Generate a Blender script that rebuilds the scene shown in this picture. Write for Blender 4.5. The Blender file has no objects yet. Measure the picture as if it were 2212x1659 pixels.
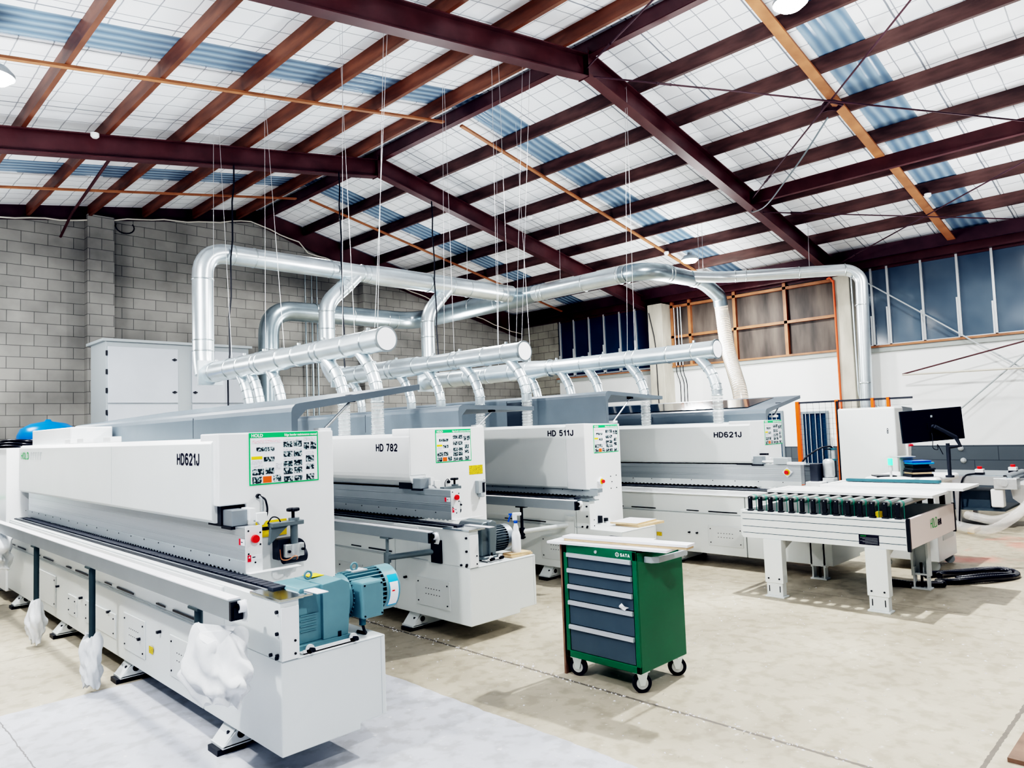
import bpy, bmesh, math, random
from mathutils import Vector, Matrix
random.seed(7)
C = bpy.context.scene.collection
PI = math.pi
ORD = ['first','second','third','fourth','fifth','sixth','seventh','eighth','ninth','tenth','eleventh','twelfth','thirteenth','fourteenth']

# ------------------------------------------------------------------ materials
def nt(name):
    m = bpy.data.materials.new(name); m.use_nodes = True
    return m, m.node_tree, m.node_tree.nodes['Principled BSDF']
def mat(name, col, rough=.5, metal=0., vary=0., scale=6., bump=0., emit=0., spec=.5, stretch=None, coat=0., alpha=1., trans=0.):
    m, t, b = nt(name); N = t.nodes; L = t.links
    b.inputs['Base Color'].default_value = (*col, 1); b.inputs['Roughness'].default_value = rough
    b.inputs['Metallic'].default_value = metal; b.inputs['Specular IOR Level'].default_value = spec
    b.inputs['Coat Weight'].default_value = coat; b.inputs['Alpha'].default_value = alpha
    b.inputs['Transmission Weight'].default_value = trans
    if emit: b.inputs['Emission Color'].default_value = (*col, 1); b.inputs['Emission Strength'].default_value = emit
    if vary or bump:
        tc = N.new('ShaderNodeTexCoord'); mp = N.new('ShaderNodeMapping'); L.new(tc.outputs['Object'], mp.inputs[0])
        if stretch: mp.inputs['Scale'].default_value = stretch
        n = N.new('ShaderNodeTexNoise'); n.inputs['Scale'].default_value = scale; n.inputs['Detail'].default_value = 6
        L.new(mp.outputs[0], n.inputs['Vector'])
        if vary:
            r = N.new('ShaderNodeValToRGB'); r.color_ramp.elements[0].position = .3; r.color_ramp.elements[1].position = .72
            r.color_ramp.elements[0].color = (*[c*(1-vary) for c in col], 1); r.color_ramp.elements[1].color = (*[min(1, c*(1+vary*.6)) for c in col], 1)
            L.new(n.outputs[0], r.inputs[0]); L.new(r.outputs[0], b.inputs['Base Color'])
        if bump:
            bp = N.new('ShaderNodeBump'); bp.inputs['Strength'].default_value = bump; bp.inputs['Distance'].default_value = .01
            L.new(n.outputs[0], bp.inputs['Height']); L.new(bp.outputs[0], b.inputs['Normal'])
    return m
M = {}
M['white'] = mat('machine_white', (.74,.775,.775), .38, vary=.03, scale=2)
M['white2'] = mat('machine_white_bright', (.84,.86,.87), .3, vary=.02, scale=3)
M['panel'] = mat('machine_panel', (.68,.71,.71), .42, vary=.04, scale=3)
M['grey'] = mat('cover_grey', (.135,.165,.19), .38, vary=.12, scale=2.5)
M['ggrey'] = mat('cover_grey_gloss', (.05,.06,.07), .08, coat=.5)
M['lgrey'] = mat('light_grey', (.42,.46,.48), .4)
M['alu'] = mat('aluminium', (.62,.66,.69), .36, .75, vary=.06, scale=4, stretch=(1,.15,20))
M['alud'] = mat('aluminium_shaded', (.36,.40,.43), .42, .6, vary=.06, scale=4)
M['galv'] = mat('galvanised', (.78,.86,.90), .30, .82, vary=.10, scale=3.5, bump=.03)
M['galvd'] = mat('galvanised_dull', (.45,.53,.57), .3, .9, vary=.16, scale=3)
M['ring'] = mat('ring_steel', (.62,.68,.70), .3, 1.)
M['black'] = mat('black', (.012,.014,.018), .45)
M['dark'] = mat('dark_rubber', (.03,.035,.045), .6)
M['pole'] = mat('dark_green_grey', (.035,.055,.06), .5)
M['red'] = mat('red_button', (.85,.02,.02), .35)
M['yellow'] = mat('yellow', (.9,.62,.03), .45)
M['teal'] = mat('teal_motor', (.15,.275,.315), .38, vary=.08, scale=9)
M['tealD'] = mat('teal_dark', (.04,.13,.16), .45)
M['mgrey'] = mat('motor_grey', (.18,.215,.23), .38, .3)
M['castal'] = mat('cast_aluminium', (.62,.65,.66), .4, .5, vary=.1, scale=25, bump=.1)
M['green'] = mat('chest_green', (.0,.125,.065), .28, vary=.15, scale=3, coat=.2)
M['gpanel'] = mat('drawer_grey', (.065,.092,.112), .42, vary=.05, scale=8)
M['silver'] = mat('drawer_handle', (.55,.58,.62), .35, .4)
M['foam'] = mat('white_foam_wrap', (.72,.74,.76), .8, vary=.05, scale=12, bump=.6)
M['plastic'] = mat('milky_plastic', (.85,.88,.92), .35)
M['blue'] = mat('blue', (.01,.10,.5), .35)
M['bluel'] = mat('light_blue', (.02,.32,.75), .35)
M['tankb'] = mat('tank_blue', (.0,.16,.55), .3)
M['mdf'] = mat('raw_mdf', (.68,.50,.32), .7, vary=.12, scale=30)
M['board'] = mat('white_board', (.82,.82,.86), .4)
M['wood'] = mat('stained_shaded_purlin', (.088,.050,.043), .55, vary=.5, scale=2.2, bump=.15, stretch=(.9,.9,4))  # dark stain, with the right slope's shade put into the colour
M['woodL'] = mat('lit_warm_purlin', (.155,.064,.036), .5, vary=.5, scale=2.2, bump=.15, stretch=(2,.6,4))  # same timber, with lamplight on the left slope put into the colour
M['batten'] = mat('orange_batten', (.36,.165,.085), .5, vary=.35, scale=3, bump=.1)
M['rust'] = mat('red_oxide_steel', (.085,.039,.039), .42, vary=.3, scale=2.5, bump=.05)
M['darkst'] = mat('dark_eave_steel', (.05,.022,.028), .5, vary=.3, scale=3)
M['conc'] = mat('column_concrete', (.50,.48,.42), .85, vary=.25, scale=5, bump=.3, stretch=(1,1,.3))
M['wire'] = mat('steel_wire', (.72,.74,.76), .35, .6)
M['cable'] = mat('pale_cable', (.60,.58,.52), .6)
M['orange'] = mat('orange_post', (.95,.13,.01), .4)
M['opipe'] = mat('orange_pipe', (.72,.13,.05), .5)
M['pink'] = mat('pinkish_panel', (.82,.72,.70), .4)
M['roller'] = mat('roller_steel', (.36,.37,.36), .35, .5)
M['frameg'] = mat('window_frame_grey', (.22,.26,.29), .5)
M['belt'] = mat('green_belt', (.02,.30,.22), .4)
M['navy'] = mat('monitor_back', (.006,.012,.02), .4)
M['led'] = mat('green_led', (.05,1.,.35), .4, emit=2.5)
M['lampglow'] = mat('lamp_lens', (1.,.93,.84), .4, emit=120.)
M['clear'] = mat('clear_hose', (.92,.94,.93), .18, alpha=.28)
M['hosepink'] = mat('amber_hose', (.86,.74,.62), .25, alpha=.7)
M['copper'] = mat('copper', (.75,.32,.18), .3, 1.)
M['stickr'] = mat('sticker_red', (.75,.02,.04), .5)
M['stickw'] = mat('sticker_white', (.88,.89,.93), .5)
M['sgreen'] = mat('poster_green', (.02,.48,.15), .45)
M['txtg'] = mat('logo_green', (.03,.42,.09), .5)
M['txtk'] = mat('ink', (.008,.008,.02), .5)
M['txtw'] = mat('text_white', (.9,.92,.9), .5)
M['stickb'] = mat('sticker_blue', (.01,.38,.75), .5)
M['orangel'] = mat('photo_orange', (.9,.13,.02), .5)
M['sus'] = mat('stainless_plate', (.55,.60,.63), .14, 1.)
M['dband'] = mat('dark_grey_blocks', (.085,.10,.115), .6, vary=.12, scale=5)
M['hose'] = mat('black_hose', (.008,.009,.014), .22, coat=.3)
M['brownb'] = mat('brown_board', (.22,.14,.10), .6, vary=.3, scale=8)
M['band'] = mat('grey_sill', (.36,.39,.38), .6)
def photo_mat():
    m, t, b = nt('poster_photo'); N=t.nodes; L=t.links
    tc=N.new('ShaderNodeTexCoord'); n=N.new('ShaderNodeTexNoise'); n.inputs['Scale'].default_value=75; n.inputs['Detail'].default_value=2
    L.new(tc.outputs['Object'], n.inputs['Vector']); r=N.new('ShaderNodeValToRGB'); e=r.color_ramp.elements
    e[0].position=.44; e[0].color=(.01,.015,.02,1); e[1].position=.6; e[1].color=(.62,.68,.7,1)
    x=e.new(.52); x.color=(.06,.12,.13,1)
    L.new(n.outputs[0], r.inputs[0]); L.new(r.outputs[0], b.inputs['Base Color']); return m
M['photo'] = photo_mat()
def lines_mat(col, back=(.85,.86,.92), s=420):
    m, t, b = nt('poster_lines'); N=t.nodes; L=t.links
    tc=N.new('ShaderNodeTexCoord'); n=N.new('ShaderNodeTexNoise'); n.inputs['Scale'].default_value=60
    mp=N.new('ShaderNodeMapping'); mp.inputs['Scale'].default_value=(1.5,1.5,8); L.new(tc.outputs['Object'],mp.inputs[0]); L.new(mp.outputs[0],n.inputs['Vector'])
    r=N.new('ShaderNodeValToRGB'); r.color_ramp.elements[0].position=.44; r.color_ramp.elements[1].position=.52
    r.color_ramp.elements[0].color=(*col,1); r.color_ramp.elements[1].color=(*back,1)
    L.new(n.outputs[0], r.inputs[0]); L.new(r.outputs[0], b.inputs['Base Color']); return m
M['lines'] = lines_mat((.5,.5,.55)); M['linesr'] = lines_mat((.85,.5,.55))
M['yline'] = lines_mat((.25,.17,.02), (.9,.62,.03))

def block_mat(name, c1, c2, mortar, u='X', rh=.2, bw=.4, voff=0., uoff=0., mort=.011, dirt=.45):
    m, t, b = nt(name); N=t.nodes; L=t.links
    tc=N.new('ShaderNodeTexCoord'); sp=N.new('ShaderNodeSeparateXYZ'); L.new(tc.outputs['Object'], sp.inputs[0])
    cb=N.new('ShaderNodeCombineXYZ')
    au=N.new('ShaderNodeMath'); au.inputs[1].default_value=uoff; L.new(sp.outputs[u], au.inputs[0])
    av=N.new('ShaderNodeMath'); av.inputs[1].default_value=voff; L.new(sp.outputs['Z'], av.inputs[0])
    L.new(au.outputs[0], cb.inputs[0]); L.new(av.outputs[0], cb.inputs[1])
    br=N.new('ShaderNodeTexBrick'); br.offset=.5; br.inputs['Scale'].default_value=1; br.inputs['Brick Width'].default_value=bw; br.inputs['Row Height'].default_value=rh
    br.inputs['Mortar Size'].default_value=mort*.5; br.inputs['Mortar Smooth'].default_value=.1
    br.inputs['Color1'].default_value=(*c1,1); br.inputs['Color2'].default_value=(*c2,1); br.inputs['Mortar'].default_value=(*mortar,1)
    L.new(cb.outputs[0], br.inputs['Vector'])
    n=N.new('ShaderNodeTexNoise'); n.inputs['Scale'].default_value=.9; n.inputs['Detail'].default_value=8; L.new(tc.outputs['Object'], n.inputs['Vector'])
    r=N.new('ShaderNodeValToRGB'); r.color_ramp.elements[0].position=.32; r.color_ramp.elements[1].position=.6
    r.color_ramp.elements[0].color=(1-dirt,1-dirt,1-dirt,1); r.color_ramp.elements[1].color=(1,1,1,1); L.new(n.outputs[0], r.inputs[0])
    mx=N.new('ShaderNodeMix'); mx.data_type='RGBA'; mx.blend_type='MULTIPLY'; mx.inputs[0].default_value=1
    L.new(br.outputs[0], mx.inputs[6]); L.new(r.outputs[0], mx.inputs[7]); L.new(mx.outputs[2], b.inputs['Base Color'])
    bp=N.new('ShaderNodeBump'); bp.inputs['Strength'].default_value=.5; bp.inputs['Distance'].default_value=.01; bp.invert=True
    L.new(br.outputs['Fac'], bp.inputs['Height']); L.new(bp.outputs[0], b.inputs['Normal']); b.inputs['Roughness'].default_value=.85
    return m
M['block'] = block_mat('concrete_block', (.375,.368,.345), (.325,.32,.30), (.15,.147,.14), voff=.06, uoff=.28)
M['blockY'] = block_mat('concrete_block_side', (.42,.41,.36), (.36,.35,.31), (.14,.13,.12), u='Y', voff=.06)

def roof_mat():
    m, t, b = nt('roof_lining'); N=t.nodes; L=t.links
    tc=N.new('ShaderNodeTexCoord')
    def grid(axis, period, w, amp, strength):
        n=N.new('ShaderNodeTexNoise'); n.inputs['Scale'].default_value=2.2; L.new(tc.outputs['Object'], n.inputs['Vector'])
        sp=N.new('ShaderNodeSeparateXYZ'); L.new(tc.outputs['Object'], sp.inputs[0])
        a=N.new('ShaderNodeMath'); a.operation='MULTIPLY_ADD'; a.inputs[1].default_value=amp; L.new(n.outputs[0], a.inputs[0]); L.new(sp.outputs[axis], a.inputs[2])
        d=N.new('ShaderNodeMath'); d.operation='PINGPONG'; d.inputs[1].default_value=period/2; L.new(a.outputs[0], d.inputs[0])
        c=N.new('ShaderNodeMath'); c.operation='LESS_THAN'; c.inputs[1].default_value=w; L.new(d.outputs[0], c.inputs[0])
        s=N.new('ShaderNodeMath'); s.operation='MULTIPLY'; s.inputs[1].default_value=strength; L.new(c.outputs[0], s.inputs[0]); return s
    g=[grid('Y',.30,.0062,.05,.72), grid('X',.30,.0062,.06,.68), grid('Y',1.22,.010,.03,.85)]
    mx1=N.new('ShaderNodeMath'); mx1.operation='MAXIMUM'; L.new(g[0].outputs[0],mx1.inputs[0]); L.new(g[1].outputs[0],mx1.inputs[1])
    mx2=N.new('ShaderNodeMath'); mx2.operation='MAXIMUM'; L.new(mx1.outputs[0],mx2.inputs[0]); L.new(g[2].outputs[0],mx2.inputs[1])
    n=N.new('ShaderNodeTexNoise'); n.inputs['Scale'].default_value=1.6; L.new(tc.outputs['Object'], n.inputs['Vector'])
    r=N.new('ShaderNodeValToRGB'); r.color_ramp.elements[0].color=(.80,.85,.90,1); r.color_ramp.elements[1].color=(.90,.92,.95,1); L.new(n.outputs[0], r.inputs[0])
    mix=N.new('ShaderNodeMix'); mix.data_type='RGBA'; L.new(mx2.outputs[0], mix.inputs[0]); L.new(r.outputs[0], mix.inputs[6]); mix.inputs[7].default_value=(.10,.12,.15,1)
    L.new(mix.outputs[2], b.inputs['Base Color']); b.inputs['Roughness'].default_value=.5
    bp=N.new('ShaderNodeBump'); bp.inputs['Strength'].default_value=.3; bp.inputs['Distance'].default_value=.05
    L.new(n.outputs[0], bp.inputs['Height']); L.new(bp.outputs[0], b.inputs['Normal'])
    return m
M['roof'] = roof_mat()
def sky_mat():
    m, t, b = nt('skylight_sheet'); N=t.nodes; L=t.links
    tc=N.new('ShaderNodeTexCoord'); w=N.new('ShaderNodeTexWave'); w.bands_direction='Y'; w.inputs['Scale'].default_value=2.3; w.inputs['Distortion'].default_value=1.6; w.inputs['Detail Scale'].default_value=.6
    L.new(tc.outputs['Object'], w.inputs['Vector']); r=N.new('ShaderNodeValToRGB')
    r.color_ramp.elements[0].color=(.16,.235,.33,1); r.color_ramp.elements[1].color=(.30,.40,.50,1)
    L.new(w.outputs[0], r.inputs[0]); L.new(r.outputs[0], b.inputs['Base Color']); b.inputs['Roughness'].default_value=.22
    bp=N.new('ShaderNodeBump'); bp.inputs['Strength'].default_value=.6; bp.inputs['Distance'].default_value=.03
    L.new(w.outputs[0], bp.inputs['Height']); L.new(bp.outputs[0], b.inputs['Normal']); return m
M['skyl'] = sky_mat()
def floor_mat():
    m, t, b = nt('concrete_floor'); N=t.nodes; L=t.links
    tc=N.new('ShaderNodeTexCoord'); sp=N.new('ShaderNodeSeparateXYZ'); L.new(tc.outputs['Object'], sp.inputs[0])
    def noise(s, d=8):
        n=N.new('ShaderNodeTexNoise'); n.inputs['Scale'].default_value=s; n.inputs['Detail'].default_value=d; L.new(tc.outputs['Object'], n.inputs['Vector']); return n
    def ramp(src, p0, c0, p1, c1):
        r=N.new('ShaderNodeValToRGB'); e=r.color_ramp.elements; e[0].position=p0; e[1].position=p1; e[0].color=(*c0,1); e[1].color=(*c1,1); L.new(src, r.inputs[0]); return r
    def math_(op, a, bv):
        x=N.new('ShaderNodeMath'); x.operation=op
        for i,v in enumerate((a,bv)):
            if hasattr(v,'is_linked'): L.new(v, x.inputs[i])
            else: x.inputs[i].default_value=v
        return x.outputs[0]
    def mix(f, a, c, bt='MIX'):
        x=N.new('ShaderNodeMix'); x.data_type='RGBA'; x.blend_type=bt
        if hasattr(f,'is_linked'): L.new(f, x.inputs[0])
        else: x.inputs[0].default_value=f
        for i,v in ((6,a),(7,c)):
            if hasattr(v,'is_linked'): L.new(v, x.inputs[i])
            else: x.inputs[i].default_value=(*v,1)
        return x.outputs[2]
    n1=noise(.8); n2=noise(9); n3=noise(22,3); n4=noise(1.7)
    beige=ramp(n1.outputs[0],.3,(.36,.32,.25),.65,(.53,.48,.385)); grey=ramp(n4.outputs[0],.3,(.44,.455,.49),.7,(.60,.62,.67))
    X=sp.outputs['X']; Y=sp.outputs['Y']
    wob=math_('MULTIPLY', n2.outputs[0], .05)
    pa=math_('MULTIPLY', math_('LESS_THAN', math_('ADD',X,wob), 2.88), math_('LESS_THAN', math_('ADD',Y,wob), 5.40))
    base=mix(pa, beige.outputs[0], grey.outputs[0])
    st=ramp(n2.outputs[0],.38,(.62,.60,.56),.52,(1,1,1)); base=mix(.5, base, st.outputs[0], 'MULTIPLY')
    sk=ramp(n3.outputs[0],.66,(0,0,0),.74,(1,1,1)); base=mix(math_('MULTIPLY',sk.outputs[0],.4), base, (.86,.85,.82))
    red=math_('MULTIPLY', math_('MULTIPLY', math_('GREATER_THAN', X, 8.9), math_('LESS_THAN', X, 11.2)), math_('LESS_THAN', Y, 2.35))
    rr=ramp(n4.outputs[0],.48,(0,0,0),.62,(1,1,1)); base=mix(math_('MULTIPLY', math_('MULTIPLY', red, rr.outputs[0]), .45), base, (.75,.16,.13))
    def joint(ax, pos, w):
        return math_('LESS_THAN', math_('ABSOLUTE', math_('SUBTRACT', math_('ADD', ax, math_('MULTIPLY', n3.outputs[0], .02)), pos), 0.), w)
    j=joint(X,3.55,.011)
    for a,p,w in ((Y,.93,.011),(X,6.72,.004),(X,.9,.004),(Y,6.7,.005)): j=math_('MAXIMUM', j, joint(a,p,w))
    base=mix(math_('MULTIPLY', j, .8), base, (.10,.09,.08))
    L.new(base, b.inputs['Base Color'])
    rg=ramp(n1.outputs[0],.3,(.45,.45,.45),.7,(.7,.7,.7)); L.new(rg.outputs[0], b.inputs['Roughness'])
    bp=N.new('ShaderNodeBump'); bp.inputs['Strength'].default_value=.25; bp.inputs['Distance'].default_value=.01; L.new(n2.outputs[0], bp.inputs['Height']); L.new(bp.outputs[0], b.inputs['Normal'])
    return m
M['floor'] = floor_mat()
M['wallw'] = mat('painted_white_wall', (.80,.83,.84), .6, vary=.05, scale=1.2)
M['ply'] = mat('old_plywood', (.105,.088,.075), .6, vary=.75, scale=1.5, stretch=(1,2.2,.45), bump=.1)
def glass_mat(g0=(.006,.028,.055),g1=(.02,.06,.10)):
    m, t, b = nt('night_window_glass'); N=t.nodes; L=t.links
    tc=N.new('ShaderNodeTexCoord'); n=N.new('ShaderNodeTexNoise'); n.inputs['Scale'].default_value=1.3; L.new(tc.outputs['Object'], n.inputs['Vector'])
    r=N.new('ShaderNodeValToRGB'); r.color_ramp.elements[0].color=(*g0,1); r.color_ramp.elements[1].color=(*g1,1)
    L.new(n.outputs[0], r.inputs[0]); L.new(r.outputs[0], b.inputs['Base Color']); b.inputs['Roughness'].default_value=.12
    return m
M['glass'] = glass_mat()
M['meshw'] = mat('fence_mesh', (.55,.58,.6), .5)
M['alufr'] = mat('window_frame_alu', (.55,.58,.6), .4, .3)

# ------------------------------------------------------------------ mesh builder
WL = {}
def wl(o): return WL.get(o.name, Vector((0,0,0))) if o else Vector((0,0,0))
class MB:
    def __init__(s): s.v=[]; s.f=[]; s.m=[]; s.s=[]
    def add(s, vs, fs, m=0, sm=False):
        b=len(s.v); s.v += [tuple(v) for v in vs]
        for f in fs: s.f.append([i+b for i in f]); s.m.append(m); s.s.append(sm)
        return s
    def box(s, x0,x1,y0,y1,z0,z1, m=0):
        return s.add([(x0,y0,z0),(x1,y0,z0),(x1,y1,z0),(x0,y1,z0),(x0,y0,z1),(x1,y0,z1),(x1,y1,z1),(x0,y1,z1)],
              [(0,3,2,1),(4,5,6,7),(0,1,5,4),(1,2,6,5),(2,3,7,6),(3,0,4,7)], m)
    def obox(s, c, ax, ay, az, m=0):   # centre + half vectors
        c,ax,ay,az=map(Vector,(c,ax,ay,az))
        vs=[c+a*ax+b*ay+d*az for d in(-1,1) for (a,b) in((-1,-1),(1,-1),(1,1),(-1,1))]
        return s.add(vs,[(0,3,2,1),(4,5,6,7),(0,1,5,4),(1,2,6,5),(2,3,7,6),(3,0,4,7)],m)
    def prism(s, pts, ax, a0, a1, m=0):
        def P(p,a): return {'y':(p[0],a,p[1]),'x':(a,p[0],p[1]),'z':(p[0],p[1],a)}[ax]
        n=len(pts)
        vs=[P(p,a0) for p in pts]+[P(p,a1) for p in pts]
        fs=[tuple(range(n))[::-1], tuple(range(n,2*n))]+[(i,(i+1)%n,n+(i+1)%n,n+i) for i in range(n)]
        return s.add(vs,fs,m)
    def cyl(s, p, q, r, r2=None, n=20, m=0, sm=True, caps=True):
        p=Vector(p); q=Vector(q); r2=r if r2 is None else r2; d=(q-p).normalized()
        a=d.orthogonal().normalized(); b=d.cross(a)
        vs=[];
        for c,R in((p,r),(q,r2)):
            for i in range(n):
                t=2*PI*i/n; vs.append(c+R*(math.cos(t)*a+math.sin(t)*b))
        s.add(vs,[(i,(i+1)%n,n+(i+1)%n,n+i) for i in range(n)],m,sm)
        if caps:
            s.add(vs[:n],[tuple(range(n))[::-1]],m); s.add(vs[n:],[tuple(range(n))],m)
        return s
    def tube(s, pts, r, n=14, m=0, caps=True, sm=True):
        pts=[Vector(p) for p in pts]; k=len(pts); rs=r if isinstance(r,(list,tuple)) else [r]*k
        T=[]
        for i in range(k):
            d=Vector((0,0,0))
            if i>0: d+=(pts[i]-pts[i-1]).normalized()
            if i<k-1: d+=(pts[i+1]-pts[i]).normalized()
            T.append(d.normalized())
        a=T[0].orthogonal().normalized(); vs=[]
        for i in range(k):
            a=(a-T[i]*a.dot(T[i])).normalized(); b=T[i].cross(a)
            sc=1.
            for j in range(n):
                t=2*PI*j/n; vs.append(pts[i]+rs[i]*sc*(math.cos(t)*a+math.sin(t)*b))
        fs=[(i*n+j,i*n+(j+1)%n,(i+1)*n+(j+1)%n,(i+1)*n+j) for i in range(k-1) for j in range(n)]
        s.add(vs,fs,m,sm)
        if caps: s.add(vs[:n],[tuple(range(n))[::-1]],m); s.add(vs[-n:],[tuple(range(n))],m)
        return s
    def lathe(s, c, prof, n=24, m=0, ax=(0,0,1)):
        c=Vector(c); d=Vector(ax).normalized(); a=d.orthogonal().normalized(); b=d.cross(a); vs=[]; k=len(prof)
        for r,z in prof:
            for j in range(n):
                t=2*PI*j/n; vs.append(c+d*z+max(r,1e-4)*(math.cos(t)*a+math.sin(t)*b))
        fs=[(i*n+j,i*n+(j+1)%n,(i+1)*n+(j+1)%n,(i+1)*n+j) for i in range(k-1) for j in range(n)]
        s.add(vs,fs,m,True); s.add(vs[:n],[tuple(range(n))[::-1]],m); s.add(vs[-n:],[tuple(range(n))],m); return s
    def ring(s, c, d, r, w=.012, t=.007, m=0, n=28):
        c=Vector(c); d=Vector(d).normalized(); a=d.orthogonal().normalized(); b=d.cross(a); vs=[]
        for (rr,off) in ((r-.004,-w),(r+t,-w*.6),(r+t,w*.6),(r-.004,w)):
            for j in range(n):
                u=2*PI*j/n; vs.append(c+d*off+rr*(math.cos(u)*a+math.sin(u)*b))
        return s.add(vs,[(i*n+j,i*n+(j+1)%n,(i+1)*n+(j+1)%n,(i+1)*n+j) for i in range(3) for j in range(n)],m,True)
    def build(s, name, mats, parent=None, bevel=0, seg=2, origin=None):
        if not isinstance(mats,(list,tuple)): mats=[mats]
        if parent is not None: o0=wl(parent)
        elif origin is not None: o0=Vector(origin)
        else:
            xs=[v[0] for v in s.v]; ys=[v[1] for v in s.v]; zs=[v[2] for v in s.v]
            o0=Vector(((min(xs)+max(xs))/2,(min(ys)+max(ys))/2,min(zs)))
        me=bpy.data.meshes.new(name)
        me.from_pydata([(v[0]-o0.x,v[1]-o0.y,v[2]-o0.z) for v in s.v],[],s.f)
        for m in mats: me.materials.append(M[m] if isinstance(m,str) else m)
        for i,p in enumerate(me.polygons): p.material_index=s.m[i]; p.use_smooth=s.s[i]
        bm=bmesh.new(); bm.from_mesh(me); bmesh.ops.recalc_face_normals(bm, faces=bm.faces); bm.to_mesh(me); bm.free()
        o=bpy.data.objects.new(name, me); C.objects.link(o)
        if parent is not None: o.parent=parent; WL[o.name]=o0
        else: o.location=o0; WL[o.name]=o0
        if bevel:
            b=o.modifiers.new('Bevel','BEVEL'); b.width=bevel; b.segments=seg; b.limit_method='ANGLE'; b.angle_limit=math.radians(40)
        return o
def each(mb, name, mats, parent):
    if not isinstance(mats,(list,tuple)): mats=[mats]
    o0=wl(parent); n=len(mb.v); key={}; par=list(range(n))
    def fnd(i):
        while par[i]!=i: par[i]=par[par[i]]; i=par[i]
        return i
    for i,v in enumerate(mb.v):
        k=(round(v[0],5),round(v[1],5),round(v[2],5))
        if k in key: par[fnd(i)]=fnd(key[k])
        else: key[k]=i
    for f in mb.f:
        for j in f[1:]: par[fnd(j)]=fnd(f[0])
    grp={}
    for i in range(n): grp.setdefault(fnd(i),[]).append(i)
    for r_,idx in grp.items():
        mp={j:q for q,j in enumerate(idx)}; st=set(idx)
        q=MB(); q.v=[mb.v[j] for j in idx]
        for f,m_,s_ in zip(mb.f,mb.m,mb.s):
            if f[0] in st: q.f.append([mp[j] for j in f]); q.m.append(m_); q.s.append(s_)
        q.build(name,mats,parent)
def empty(name, loc, label, cat, group=None):
    o=bpy.data.objects.new(name,None); C.objects.link(o); o.location=loc; o.empty_display_size=.1; WL[o.name]=Vector(loc)
    o['label']=label; o['category']=cat
    if group: o['group']=group
    return o
def tag(o,label,cat,group=None,kind=None):
    o['label']=label; o['category']=cat
    if group: o['group']=group
    if kind: o['kind']=kind
    return o
def struct(o): o['kind']='structure'; return o
def lab(o,l): o['label']=l; return o
def text(s, size, face, pos, m, parent, name='lettering', xs=1., bold=0., thick=.0006, align='LEFT', slant=0):
    cu=bpy.data.curves.new('t','FONT'); cu.body=s; cu.size=size; cu.offset=bold; cu.extrude=thick; cu.align_x=align; cu.shear=slant
    cu.resolution_u=3
    o=bpy.data.objects.new('t',cu); C.objects.link(o); dg=bpy.context.evaluated_depsgraph_get()
    me=bpy.data.meshes.new_from_object(o.evaluated_get(dg)); bpy.data.objects.remove(o)
    R={'-X':Matrix(((0,0,-1),(-1,0,0),(0,1,0))),'-Y':Matrix(((1,0,0),(0,0,-1),(0,1,0))),'Z':Matrix(((1,0,0),(0,1,0),(0,0,1)))}[face]
    for v in me.vertices:
        c=v.co.copy(); c.x*=xs; v.co=R@c + Vector(pos)-wl(parent)
    me.materials.clear(); me.materials.append(M[m])
    o=bpy.data.objects.new(name,me); C.objects.link(o); o.parent=parent; WL[o.name]=wl(parent)
    return o
def _A(cx,cy,rx,ry,a0,a1,k=8): return [(cx+rx*math.cos(math.radians(a0+(a1-a0)*i/k)),cy+ry*math.sin(math.radians(a0+(a1-a0)*i/k))) for i in range(k+1)]
GL={'H':([[(0,0),(0,1)],[(.56,0),(.56,1)],[(0,.52),(.56,.52)]],.56),
'D':([[(0,0),(0,1),(.25,1)]+_A(.25,.5,.33,.5,90,-90)+[(0,0)]],.58),
'6':([_A(.26,.74,.26,.26,40,180)+[(0,.3)]+_A(.26,.3,.26,.3,180,540,14)],.52),
'2':([_A(.26,.72,.26,.28,165,-35)+[(0,0),(.53,0)]],.53),
'1':([[(.06,.74),(.26,1),(.26,0)]],.30),
'J':([[(.42,1),(.42,.26)]+_A(.21,.24,.21,.24,0,-180)+[(0,.32)]],.42),
'7':([[(0,1),(.5,1),(.2,0)]],.5),
'8':([_A(.26,.76,.22,.24,-90,270,14),_A(.26,.27,.26,.27,90,450,14)],.52),
'5':([[(.48,1),(.08,1),(.04,.54)]+_A(.25,.33,.26,.33,140,-150)],.51),
'O':([_A(.27,.5,.27,.5,90,450,20)],.54),'L':([[(0,1),(0,0),(.42,0)]],.42),
'S':([_A(.25,.75,.24,.25,30,250)+_A(.25,.26,.25,.26,70,-150)],.5),'A':([[(0,0),(.28,1),(.56,0)],[(.1,.33),(.46,.33)]],.56),'T':([[(0,1),(.52,1)],[(.26,1),(.26,0)]],.52),' ':([],.16)}
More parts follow.
